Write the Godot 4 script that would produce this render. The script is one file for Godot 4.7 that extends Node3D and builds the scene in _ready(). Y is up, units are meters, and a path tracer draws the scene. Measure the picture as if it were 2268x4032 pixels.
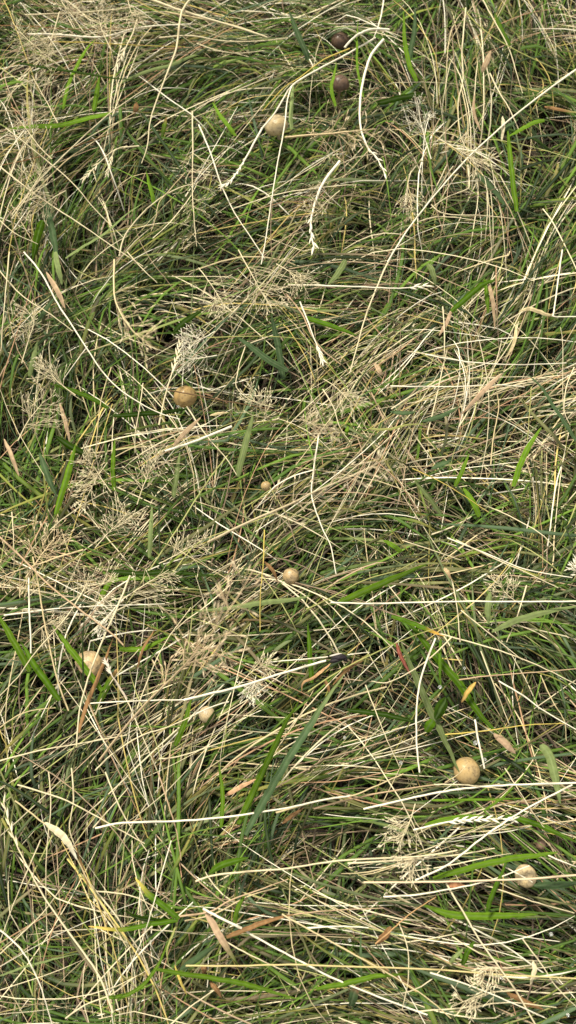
extends Node3D
# A patch of rough, lodged meadow grass with small mushrooms, looked down on from standing height.

const PHOTO := Vector2(2268, 4032)
const FOV := 67.0
const PITCH := 74.0
const CAM := Vector3(0, 0.83, 0.2237)
const ZOOM := 1134.0 / 1449.0

var rng := RandomNumberGenerator.new()
var cam_basis := Basis(Vector3.RIGHT, deg_to_rad(-PITCH))
var names := {}
var M := {}
var caps := []          # [centre, radius] of things that the grass leaves clear
var field_pos := PackedVector2Array()
var field_val := []
var traced := 0
var hollows := []     # x, z, radius of the gaps between tussocks

# ------------------------------------------------------------------ placing
func ray(s: Vector2) -> Vector3:
	var t := tan(deg_to_rad(FOV / 2))
	var n := Vector3((s.x / PHOTO.x * 2 - 1) * t * PHOTO.x / PHOTO.y, -(s.y / PHOTO.y * 2 - 1) * t, -1)
	return (cam_basis * n)

func ground(s: Vector2, h: float) -> Vector3:      # the point of the meadow seen at s whose height is h
	var d := ray(s)
	return CAM + d * ((h - CAM.y) / d.y)

func spot(r: int, x: float, y: float) -> Vector2:   # notes were taken on eight close-ups, two columns by four rows
	return Vector2((r % 2) * 1134 + x * ZOOM, (r / 2) * 1008 + y * ZOOM)

func at(r: int, x: float, y: float, h: float) -> Vector3:
	return ground(spot(r, x, y), h)

func px(p: Vector3) -> float:                        # size in metres of one note unit at p
	return 2 * tan(deg_to_rad(FOV / 2)) * -((p - CAM) * cam_basis).z / PHOTO.y * ZOOM

# ------------------------------------------------------------------ nodes
func numbered(called: String) -> String:
	var k: int = names.get(called, 0)
	names[called] = k + 1
	return called if k == 0 else "%s_%03d" % [called, k]

func tag(o: Node3D, label: String, category: String, group := "", kind := "") -> Node3D:
	o.set_meta("label", label)
	o.set_meta("category", category)
	if group: o.set_meta("group", group)
	if kind: o.set_meta("kind", kind)
	return o

func base(called: String, where: Vector3) -> Node3D:
	var o := Node3D.new()
	o.name = numbered(called)
	o.position = where
	add_child(o)
	return o

# ------------------------------------------------------------------ meshes
class Strands:
	var v := PackedVector3Array()
	var n := PackedVector3Array()
	var c := PackedColorArray()
	var i := PackedInt32Array()

	func commit(off := Vector3.ZERO) -> ArrayMesh:
		if off != Vector3.ZERO:
			for k in v.size(): v[k] -= off
		var a := []
		a.resize(Mesh.ARRAY_MAX)
		a[Mesh.ARRAY_VERTEX] = v
		a[Mesh.ARRAY_NORMAL] = n
		a[Mesh.ARRAY_COLOR] = c
		a[Mesh.ARRAY_INDEX] = i
		var m := ArrayMesh.new()
		m.add_surface_from_arrays(Mesh.PRIMITIVE_TRIANGLES, a)
		return m

	# a blade: a strip folded along its midrib
	func blade(p: PackedVector3Array, w: PackedFloat32Array, col: PackedColorArray, roll: float, fold: float) -> void:
		var count := p.size()
		var b := v.size()
		for k in count:
			var t := (p[mini(k + 1, count - 1)] - p[maxi(k - 1, 0)]).normalized()
			var side := t.cross(Vector3.UP)
			if side.length_squared() < 1e-6: side = Vector3.RIGHT
			side = side.normalized().rotated(t, roll)
			var up := side.cross(t)
			var h := side * (w[k] * 0.5)
			v.append(p[k] - h)
			v.append(p[k] + up * (w[k] * fold))
			v.append(p[k] + h)
			var lean := absf(fold) * 2.2 * signf(fold)
			n.append((up - side * lean).normalized())
			n.append(up)
			n.append((up + side * lean).normalized())
			c.append(col[k]); c.append(col[k].lightened(0.04)); c.append(col[k])
			if k > 0:
				var q := b + (k - 1) * 3
				i.append_array(PackedInt32Array([q, q + 3, q + 1, q + 1, q + 3, q + 4, q + 1, q + 4, q + 2, q + 2, q + 4, q + 5]))

	# a broad leaf: veins run along it, each a little lighter or darker
	func broad(p: PackedVector3Array, w: PackedFloat32Array, col: PackedColorArray, roll: float, fold: float, twist: float, rn: RandomNumberGenerator) -> void:
		var count := p.size()
		var b := v.size()
		var cols := 7
		var vein := []
		for s in cols: vein.append(rn.randf_range(0.72, 1.22))
		for k in count:
			var t := (p[mini(k + 1, count - 1)] - p[maxi(k - 1, 0)]).normalized()
			var side := t.cross(Vector3.UP)
			if side.length_squared() < 1e-6: side = Vector3.RIGHT
			side = side.normalized().rotated(t, roll + twist * k / count)
			var up := side.cross(t)
			for s in cols:
				var x := float(s) / (cols - 1) * 2 - 1
				v.append(p[k] + side * (w[k] * 0.5 * x) + up * (w[k] * fold * (1 - absf(x)) + w[k] * 0.03 * sin(x * 9.0)))
				n.append((up + side * x * fold * 2.4 + side * 0.25 * cos(x * 9.0)).normalized())
				var cc: Color = col[k] * float(vein[s]) * rn.randf_range(0.88, 1.12)
				if s == 3: cc = cc.lerp(Color(0.3, 0.34, 0.2), 0.12)
				cc.a = 1
				c.append(cc)
			if k > 0:
				for s in cols - 1:
					var q := b + (k - 1) * cols + s
					i.append_array(PackedInt32Array([q, q + cols, q + 1, q + 1, q + cols, q + cols + 1]))

	func tube(p: PackedVector3Array, r: PackedFloat32Array, col: PackedColorArray, sides := 6) -> void:
		var count := p.size()
		var b := v.size()
		for k in count:
			var t := (p[mini(k + 1, count - 1)] - p[maxi(k - 1, 0)]).normalized()
			var side := t.cross(Vector3.UP)
			if side.length_squared() < 1e-6: side = Vector3.RIGHT
			side = side.normalized()
			var up := side.cross(t)
			for s in sides:
				var a := TAU * s / sides
				var d := side * cos(a) + up * sin(a)
				v.append(p[k] + d * r[k]); n.append(d); c.append(col[k])
			if k > 0:
				var q := b + (k - 1) * sides
				for s in sides:
					var e := (s + 1) % sides
					i.append_array(PackedInt32Array([q + s, q + e, q + sides + s, q + e, q + sides + e, q + sides + s]))
		for end in [0, count - 1]:
			var q: int = b + end * sides
			for s in range(1, sides - 1):
				if end == 0: i.append_array(PackedInt32Array([q, q + s + 1, q + s]))
				else: i.append_array(PackedInt32Array([q, q + s, q + s + 1]))

	# a spikelet: a small pointed husk
	func husk(p: Vector3, d: Vector3, l: float, w: float, col: Color) -> void:
		var side := d.cross(Vector3.UP)
		if side.length_squared() < 1e-6: side = Vector3.RIGHT
		side = side.normalized()
		var up := side.cross(d)
		var pts := PackedVector3Array([p, p + d * l * 0.3, p + d * l * 0.65, p + d * l])
		var b := v.size()
		var rr := PackedFloat32Array([0.12, 0.5, 0.38, 0.03])
		for k in 4:
			for s in 4:
				var a := TAU * s / 4
				var o := side * cos(a) + up * sin(a)
				v.append(pts[k] + o * w * rr[k]); n.append(o); c.append(col if k < 3 else col.lightened(0.1))
			if k > 0:
				var q := b + (k - 1) * 4
				for s in 4:
					var e := (s + 1) % 4
					i.append_array(PackedInt32Array([q + s, q + e, q + 4 + s, q + e, q + 4 + e, q + 4 + s]))

func put(sk: Strands, called: String, mat: Material, parent: Node3D = null, off := Vector3.ZERO) -> MeshInstance3D:
	var o := MeshInstance3D.new()
	o.mesh = sk.commit(off)
	o.material_override = mat
	if parent:
		o.name = called
		parent.add_child(o, true)
	else:
		o.name = numbered(called)
		o.position = off
		add_child(o)
	return o

# ------------------------------------------------------------------ colours (linear, as the things themselves have them)
const CREAM := Color(0.62, 0.545, 0.35)
const WHITE := Color(0.76, 0.71, 0.55)
const STRAW := Color(0.51, 0.42, 0.235)
const TAN := Color(0.34, 0.245, 0.15)
const PINK := Color(0.37, 0.26, 0.165)
const LIME := Color(0.32, 0.33, 0.11)
const YELLOW := Color(0.48, 0.38, 0.09)
const ORANGE := Color(0.21, 0.115, 0.05)
const BROWN := Color(0.075, 0.046, 0.024)
const RED := Color(0.22, 0.06, 0.045)
const GREEN := Color(0.045, 0.092, 0.007)
const DEEP := Color(0.012, 0.025, 0.003)
const BRIGHT := Color(0.095, 0.175, 0.014)
const PALE := Color(0.15, 0.19, 0.07)
const BLUE := Color(0.048, 0.078, 0.034)
const INK := Color(0.018, 0.03, 0.01)

func stuff_material(rough: float, back: float, shine := 0.04) -> StandardMaterial3D:
	var m := StandardMaterial3D.new()
	m.vertex_color_use_as_albedo = true
	m.roughness = rough
	m.metallic_specular = shine
	m.cull_mode = BaseMaterial3D.CULL_DISABLED
	if back > 0:
		m.backlight_enabled = true
		m.backlight = Color(back, back, back)
	return m

func curve(pts: PackedVector3Array, per := 5) -> PackedVector3Array:
	var o := PackedVector3Array()
	for k in pts.size() - 1:
		var a := pts[maxi(k - 1, 0)]
		var d := pts[mini(k + 2, pts.size() - 1)]
		for j in per: o.append(pts[k].cubic_interpolate(pts[k + 1], a, d, float(j) / per))
	o.append(pts[-1])
	return o

func path(r: int, xy: Array, h: float, arch := 0.004, wob := 0.0002) -> PackedVector3Array:
	var p := PackedVector3Array()
	var n := xy.size() / 2
	for k in n:
		var t := float(k) / maxf(1, n - 1)
		var up := h if h < 0.12 else lerpf(0.07, h, minf(1.0, pow(t * 1.6, 0.8)))   # a tall stalk climbs out of the sward
		p.append(at(r, xy[k * 2], xy[k * 2 + 1], up + arch * sin(PI * t)))
	p = curve(p)
	for k in range(1, p.size() - 1):
		p[k] += Vector3(rng.randf_range(-wob, wob), rng.randf_range(-wob, wob), rng.randf_range(-wob, wob))
	return p

func level(h: float) -> float:
	traced += 1
	return h + ((traced * 37) % 17) / 17.0 * 0.008

# a dry stem: round, thinner to its end, with swollen joints
func straw(label: String, w: float, col: Color, r: int, xy: Array, h := 0.070, tip := 0.55) -> MeshInstance3D:
	h = level(h)
	var p := path(r, xy, h)
	var sk := Strands.new()
	var rad := PackedFloat32Array()
	var cs := PackedColorArray()
	var joint := rng.randi_range(3, maxi(4, p.size() - 2))
	for k in p.size():
		var t := float(k) / (p.size() - 1)
		var x := px(p[k]) * w * 0.36 * lerpf(1.0, tip, t) * rng.randf_range(0.92, 1.06)
		if k == joint: x *= 1.3
		rad.append(maxf(x, 0.0003))
		var cc := col.lerp(TAN, rng.randf() * 0.22)
		if k == joint: cc = cc.lerp(BROWN, 0.45)
		cs.append(cc)
	sk.tube(p, rad, cs)
	return tag(put(sk, "straw_stalk", M.straw, null, p[0]), label, "straw", "dry straws lying over the grass")

# a leaf blade: folded along its midrib, pointed at the end of the list (or at both ends)
func leaf(called: String, label: String, category: String, group: String, w: float, col: Color, tipcol: Color, r: int, xy: Array, h: float, both: bool, roll: float, mat: Material) -> MeshInstance3D:
	h = level(h)
	var p := curve(path(r, xy, h, 0.005, 0.0003), 2)
	var sk := Strands.new()
	var ws := PackedFloat32Array()
	var cs := PackedColorArray()
	for k in p.size():
		var t := float(k) / (p.size() - 1)
		var f := minf(1.0, pow((1 - t) * 2.6, 0.7))
		f *= minf(1.0, pow(t * 3.2 + (0.06 if both else 0.45), 0.7))
		ws.append(maxf(px(p[k]) * w * f, 0.0003))
		var cc := col.lerp(tipcol, smoothstep(0.55, 1.0, t)) * rng.randf_range(0.9, 1.1)
		if mat == M.dead: cc = cc.lerp(BROWN, 0.35 * rng.randf())
		cc.a = 1
		cs.append(cc)
	sk.broad(p, ws, cs, roll, 0.16, rng.randf_range(-0.7, 0.7), rng)
	return tag(put(sk, called, mat, null, p[0]), label, category, group)

func green(label: String, w: float, col: Color, r: int, xy: Array, h := 0.067, tipcol := Color(0, 0, 0, 0), both := false) -> MeshInstance3D:
	return leaf("grass_blade", label, "grass blade", "single green blades that stand out of the grass", w, col, col if tipcol.a == 0 else tipcol, r, xy, h, both, rng.randf_range(-0.35, 0.35), M.green)

func dry(label: String, w: float, col: Color, r: int, xy: Array, h := 0.067, tipcol := Color(0, 0, 0, 0), both := true) -> MeshInstance3D:
	return leaf("dead_blade", label, "dead blade", "withered blades among the grass", w, col, col if tipcol.a == 0 else tipcol, r, xy, h, both, rng.randf_range(-0.3, 0.3), M.dead)

# an open seed head: a stalk, whorls of hair-thin branches, a husk on every twig
func panicle(label: String, r: int, xy: Array, reach: float, w := 6.0, h := 0.084, col := CREAM, fat := 1.0, nodes := 8, rise := 0.02) -> Node3D:
	h = level(h)
	var p := path(r, xy, h)
	var n := p.size()
	var root := base("panicle", p[0])
	tag(root, label, "seed head", "open grass seed heads")
	var sk := Strands.new()
	var rad := PackedFloat32Array()
	var cs := PackedColorArray()
	for k in n:
		rad.append(maxf(px(p[k]) * w * 0.5 * lerpf(1.0, 0.3, float(k) / n), 0.00025))
		cs.append(col.lerp(TAN, rng.randf() * 0.25))
	sk.tube(p, rad, cs, 5)
	put(sk, "stalk", M.straw, root, p[0])
	var br := Strands.new()
	var hu := Strands.new()
	var u := px(p[-1]) * reach * (1.15 if fat < 1.15 else 0.95)
	var axis := (p[-1] - p[n - 2 if n < 6 else n - 5]).normalized()
	var L := (p[-1] - p[n / 2]).length()
	for q in nodes:
		var f := float(q) / nodes
		var o := p[int(lerpf(n * 0.28, n - 1.0, f))]
		var many := rng.randi_range(2, 4)
		for b in many:
			var out := Vector3(rng.randfn(), rng.randfn() * 0.5 + 0.2, rng.randfn())
			out = (out - axis * out.dot(axis)).normalized()
			var d := (out * rng.randf_range(0.5, 1.0) + axis * rng.randf_range(0.35, 0.9)).normalized()
			twig(br, hu, o, d, u * lerpf(1.1, 0.5, f) * rng.randf_range(0.6, 1.15), col, fat, 1)
	put(br, "branches", M.straw, root, p[0]).set_meta("kind", "stuff")
	put(hu, "husks", M.straw, root, p[0]).set_meta("kind", "stuff")
	return root

func twig(br: Strands, hu: Strands, o: Vector3, d: Vector3, l: float, col: Color, fat: float, deep: int) -> void:
	var pts := PackedVector3Array()
	var cur := o
	var dir := d
	for k in 4:
		pts.append(cur)
		dir = (dir + Vector3(rng.randfn(), rng.randfn() * 0.6, rng.randfn()) * 0.16).normalized()
		cur += dir * l / 3
	var cc := col.lerp(TAN, rng.randf() * 0.4)
	var rr := 0.00023 * lerpf(1.0, fat, 0.5)
	br.tube(pts, PackedFloat32Array([rr * 1.2, rr, rr * 0.9, rr * 0.8]), PackedColorArray([cc, cc, cc, cc]), 3)
	if deep > 0:
		for k in rng.randi_range(1, 3):
			var e := (dir + Vector3(rng.randfn(), rng.randfn() * 0.6, rng.randfn()) * 0.5).normalized()
			twig(br, hu, pts[rng.randi_range(1, 3)], e, l * rng.randf_range(0.3, 0.6), col, fat, deep - 1)
	var hl := rng.randf_range(0.0028, 0.0046) * lerpf(1.0, fat, 0.7)
	hu.husk(pts[3], dir, hl, hl * 0.23, col.lerp(WHITE, rng.randf() * 0.3))

# a narrow seed head: husks pressed along both sides of the end of the stalk
func spike(label: String, w: float, col: Color, r: int, xy: Array, from := 0.6, big := 1.0, h := 0.082, every := 1) -> Node3D:
	h = level(h)
	var p := path(r, xy, h)
	var n := p.size()
	var root := base("seed_spike", p[0])
	tag(root, label, "seed head", "narrow grass seed heads")
	var sk := Strands.new()
	var rad := PackedFloat32Array()
	var cs := PackedColorArray()
	for k in n:
		rad.append(maxf(px(p[k]) * w * 0.5 * lerpf(1.0, 0.4, float(k) / n), 0.0003))
		cs.append(col.lerp(TAN, rng.randf() * 0.15))
	sk.tube(p, rad, cs)
	put(sk, "stalk", M.straw, root, p[0])
	var s := 1.0
	var f := from
	while f < 1.0:
		var k := mini(int(f * (n - 1)), n - 2)
		var o := p[k].lerp(p[k + 1], f * (n - 1) - k)
		var t := (p[k + 1] - p[k]).normalized()
		var side := t.cross(Vector3.UP).normalized()
		var one := Strands.new()
		var d := (t + side * s * rng.randf_range(0.2, 0.5) + Vector3.UP * rng.randf_range(-0.1, 0.3)).normalized()
		var l := rng.randf_range(0.007, 0.010) * big
		one.husk(o, d, l, l * 0.26, col.lerp(WHITE, rng.randf() * 0.5))
		put(one, "husk", M.straw, root, p[0])
		s = -s
		f += 0.045 * every * rng.randf_range(0.8, 1.2) * big
	return root

# ------------------------------------------------------------------ the lie of the grass
func lie(x: float, y: float, angle: float, spread: float, dryness: float, thick := 1.0) -> void:
	var s := Vector2(x, y) * PHOTO.x / 1449.0
	var a := ground(s, 0.03)
	var b := ground(s + Vector2(cos(deg_to_rad(angle)), -sin(deg_to_rad(angle))) * 20, 0.03)
	field_pos.append(Vector2(a.x, a.z))
	var g := atan2(b.z - a.z, b.x - a.x)
	field_val.append([Vector2(cos(2 * g), sin(2 * g)), deg_to_rad(spread), dryness, thick])

func lie_at(p: Vector2) -> Array:
	var d := Vector2.ZERO
	var s := 0.0
	var y := 0.0
	var k := 0.0
	var sum := 0.0
	for j in field_pos.size():
		var q := p.distance_squared_to(field_pos[j])
		if q > 0.09 and sum > 0: continue
		var w := 1.0 / (q * q + 1e-6)
		d += field_val[j][0] * w; s += field_val[j][1] * w; y += field_val[j][2] * w; k += field_val[j][3] * w; sum += w
	return [atan2(d.y, d.x) / 2, s / sum, y / sum, k / sum]

var grid := []
var gx0 := -0.75
var gz0 := -1.15
const GS := 0.02
func make_grid() -> void:
	for j in 100:
		var row := []
		for k in 76: row.append(lie_at(Vector2(gx0 + k * GS, gz0 + j * GS)))
		grid.append(row)

func field(x: float, z: float) -> Array:
	return grid[clampi(int((z - gz0) / GS + rng.randf() - 0.5), 0, 99)][clampi(int((x - gx0) / GS + rng.randf() - 0.5), 0, 75)]

func hides(p: PackedVector3Array) -> bool:
	for cp in caps:
		var ctr: Vector3 = cp[0]
		var rr: float = cp[1]
		var mid := p[p.size() / 2]
		if absf(mid.x - ctr.x) > 0.2 or absf(mid.z - ctr.z) > 0.2: continue
		var d := (CAM - ctr).normalized()
		for k in p.size():
			for e in ([0.0, 0.5] if k < p.size() - 1 else [0.0]):
				var q := p[k] - ctr
				if e > 0: q = p[k].lerp(p[k + 1], 0.5) - ctr
				var al := q.dot(d)
				if al < -rr * 0.4: continue
				if (q - d * al).length() < rr: return true
	return false

# one blade that rises from the ground, bends over and lies along the lie of the grass
func lodged(sk: Strands, x: float, z: float, ang: float, L: float, hp: float, w: float, ca: Color, cb: Color, segs: int, fold: float, droop: float, bend: float, taper: float, y0 := 0.0) -> void:
	var p := PackedVector3Array()
	var ws := PackedFloat32Array()
	var cs := PackedColorArray()
	var tp := rng.randf_range(0.3, 0.6)
	var cur := Vector2(x, z)
	var a := ang
	var kink := rng.randi_range(1, segs) if rng.randf() < 0.12 else -1
	for k in segs + 1:
		var t := float(k) / segs
		var y := hp
		if t < tp: y = lerpf(y0, hp, 1 - pow(1 - t / tp, 2))
		else: y = hp * (1 - droop * pow((t - tp) / (1 - tp), 2))
		p.append(Vector3(cur.x, maxf(y, 0.001), cur.y))
		var f := minf(1.0, pow((1 - t) * taper, 0.75))
		ws.append(maxf(w * f, 0.00025))
		cs.append(ca.lerp(cb, t * t))
		a += bend / segs + rng.randfn() * 0.035
		if k == kink: a += rng.randfn() * 0.5
		cur += Vector2(cos(a), sin(a)) * L / segs
	if hides(p): return
	if hollows:
		for hl in hollows:
			var gone := 0
			for q in p:
				if q.y > 0.012 and Vector2(q.x - hl.x, q.z - hl.y).length_squared() < hl.z * hl.z: gone += 1
			if gone and rng.randf() < 0.5 + 0.2 * gone: return
	sk.blade(p, ws, cs, rng.randfn() * 0.35, fold)

func pick(list: Array) -> Color:
	var c: Color = list[rng.randi() % list.size()]
	c = c * rng.randf_range(0.8, 1.2)
	c.a = 1
	return c
const EXPO := 4.55
const THATCH := 6000
const BUNDLES := 3200
const LOOSE := 6000

# ------------------------------------------------------------------ mushrooms
var speck := FastNoiseLite.new()

func mushroom(label: String, fx: float, fy: float, wide: float, tall: float, h: float, col: Color, stemcol: Color, lean: Vector2, style := "smooth", clear := 0.8, bump := 0.03) -> Node3D:
	var s := Vector2(fx, fy) * PHOTO.x / 1449.0
	var c := ground(s, h)
	var R := px(c) / ZOOM * PHOTO.x / 1449.0 * wide * 0.5
	var H := R * tall
	var foot := Vector3(c.x + lean.x, 0, c.z + lean.y)
	var root := base("mushroom", foot)
	tag(root, label, "mushroom", "small mushrooms in the grass")
	var off := Vector3(rng.randf() * 50, rng.randf() * 50, rng.randf() * 50)
	var axis := (Vector3(-lean.x, 0.05, -lean.y)).normalized()
	var side := axis.cross(Vector3.FORWARD).normalized()
	var fwd := side.cross(axis)
	var cap := SurfaceTool.new()
	cap.begin(Mesh.PRIMITIVE_TRIANGLES)
	cap.set_smooth_group(0)
	var rings := 26
	var segs := 44
	var mid := c - axis * H * 0.42
	for j in rings + 1:
		var a := deg_to_rad(112.0) * j / rings
		for k in segs:
			var g := TAU * k / segs
			var d := (side * cos(g) + fwd * sin(g)) * sin(a)
			var q := d * R + axis * cos(a) * (H if a < PI / 2 else H * 0.6)
			var nn := speck.get_noise_3dv((q / R) * 26.0 + off)
			var n2 := speck.get_noise_3dv((q / R) * 95.0 + off * 3)
			q *= 1.0 + nn * bump * 1.8
			var cc := col
			# the skin's own colour: paler and yellower on the disc, browner blotches and specks elsewhere
			cc = cc.lerp(col * Color(1.12, 1.0, 0.72), clampf(0.5 + nn * 1.5, 0, 1) * 0.5)
			cc = cc.lerp(BROWN, smoothstep(0.12, 0.45, n2) * 0.5 + smoothstep(0.1, 0.5, -nn) * 0.32)
			if style == "cracked":
				for slit in [[-0.40, -0.30, 0.55, 0.30], [-0.05, -0.55, 0.15, 0.18], [0.35, -0.05, 1.2, 0.25], [0.1, 0.3, 1.0, 0.3]]:
					var v := Vector2(cos(g), sin(g)) * sin(a) - Vector2(slit[0], slit[1])
					v = v.rotated(-slit[2])
					var e := exp(-pow(v.x / 0.05, 2) - pow(v.y / slit[3], 4))
					q *= 1 - 0.09 * e
					cc = cc.lerp(BROWN, e * 0.6)
			elif style == "torn":
				var v2 := Vector2(cos(g), sin(g)) * sin(a)
				var e2 := smoothstep(0.5, 0.75, v2.dot(Vector2(0.6, -0.8)) + nn * 0.3)
				q *= 1 - 0.22 * e2
				cc = cc.lerp(PINK, e2 * 0.5)
			elif style == "streaked":
				cc = cc.lerp(col * 0.55, clampf(0.5 + 0.6 * sin(g * 23.0 + nn * 5), 0, 1) * smoothstep(0.5, 1.2, a) * 0.5)
			cc.a = 1
			cap.set_color(cc)
			cap.add_vertex(mid + q - foot)
	for j in rings:
		for k in segs:
			var e := (k + 1) % segs
			var q := j * segs
			for idx in [q + k, q + segs + k, q + e, q + e, q + segs + k, q + segs + e]: cap.add_index(idx)
	cap.generate_normals()
	var co := MeshInstance3D.new()
	co.name = "cap"
	co.mesh = cap.commit()
	co.material_override = M.cap
	root.add_child(co, true)
	# gills: thin radial plates under the cap
	var gl := Strands.new()
	for k in 40:
		var g := TAU * k / 40
		var d := side * cos(g) + fwd * sin(g)
		var p := PackedVector3Array([mid + d * R * 0.12, mid + d * R * 0.5 - axis * H * 0.03, mid + d * R * 0.9 - axis * H * 0.16])
		gl.blade(p, PackedFloat32Array([R * 0.3, R * 0.26, R * 0.1]), PackedColorArray([BROWN, BROWN, BROWN]), PI / 2, 0.0)
	put(gl, "gills", M.straw, root, foot).set_meta("kind", "stuff")
	var st := Strands.new()
	var sp := PackedVector3Array()
	var sr := PackedFloat32Array()
	var sc := PackedColorArray()
	for k in 9:
		var t := k / 8.0
		sp.append(foot.lerp(mid, t) + Vector3(sin(t * 5) * 0.0012, 0, cos(t * 4) * 0.001) * (1 - t))
		sr.append(R * lerpf(0.17, 0.13, t))
		var cc := stemcol.lerp(BROWN, rng.randf() * 0.25)
		sc.append(cc)
	st.tube(sp, sr, sc, 10)
	put(st, "stem", M.cap, root, foot)
	caps.append([c - axis * H * 0.2, R * clear])
	return root

func ball(parent: Node3D, called: String, at_: Vector3, size: Vector3, turn: Vector3, col: Color, rough_: float, mat: Material, seed_: float) -> MeshInstance3D:
	var st := SurfaceTool.new()
	st.begin(Mesh.PRIMITIVE_TRIANGLES)
	st.set_smooth_group(0)
	var rings := 16
	var segs := 24
	for j in rings + 1:
		for k in segs:
			var a := PI * j / rings
			var g := TAU * k / segs
			var d := Vector3(cos(g) * sin(a), cos(a), sin(g) * sin(a))
			var n := speck.get_noise_3dv(d * 22.0 + Vector3(seed_, seed_, 0))
			var n2 := speck.get_noise_3dv(d * 70.0 + Vector3(seed_, 0, seed_))
			d *= 1.0 + rough_ * (n * 1.6 + n2 * 0.5)
			var cc := col.lerp(col * 1.7, clampf(n2 + 0.3, 0, 1) * 0.5)
			cc.a = 1
			st.set_color(cc)
			st.add_vertex(d * size)
	for j in rings:
		for k in segs:
			var e := (k + 1) % segs
			var q := j * segs
			for idx in [q + k, q + e, q + segs + k, q + e, q + segs + e, q + segs + k]: st.add_index(idx)
	st.generate_normals()
	var o := MeshInstance3D.new()
	o.name = called
	o.mesh = st.commit()
	o.material_override = mat
	o.position = at_
	o.rotation = turn
	parent.add_child(o, true)
	return o

func drop(label: String, r: int, x: float, y: float, size: float, h := 0.064) -> void:
	var p := at(r, x, y, h)
	var m := SphereMesh.new()
	m.radius = px(p) * size * 0.5
	m.height = m.radius * 1.8
	m.radial_segments = 24
	m.rings = 12
	var o := MeshInstance3D.new()
	o.name = numbered("water_drop")
	o.mesh = m
	o.material_override = M.water
	o.position = p
	add_child(o)
	tag(o, label, "water drop", "drops of water hanging on the grass")

func tuft_mesh(cols: Array, count: int, tall: float, seed_: int, long := 1.0) -> ArrayMesh:
	rng.seed = seed_
	var sk := Strands.new()
	for k in count:
		var c1: Color = pick(cols)
		var r := sqrt(rng.randf()) * 0.03
		var g := rng.randf() * TAU
		lodged(sk, cos(g) * r, sin(g) * r, rng.randf() * TAU, rng.randf_range(0.03, 0.075) * long, tall * rng.randf_range(0.5, 1.0), rng.randf_range(0.0008, 0.0022), c1, c1.lerp(TAN, rng.randf() * 0.4), 4, 0.15, rng.randf_range(0.1, 0.7), rng.randfn() * 0.5, 2.2)
	return sk.commit()

func scatter(called: String, label: String, mesh: Mesh, mat: Material, spots: Array) -> void:
	var mm := MultiMesh.new()
	mm.transform_format = MultiMesh.TRANSFORM_3D
	mm.mesh = mesh
	mm.instance_count = spots.size()
	for k in spots.size():
		var s: float = rng.randf_range(0.8, 1.25)
		mm.set_instance_transform(k, Transform3D(Basis(Vector3.UP, rng.randf() * TAU).scaled(Vector3(s, s * rng.randf_range(0.8, 1.1), s)), spots[k]))
	var o := MultiMeshInstance3D.new()
	o.multimesh = mm
	o.material_override = mat
	o.name = numbered(called)
	add_child(o)
	tag(o, label, "grass", "", "stuff")

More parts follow.
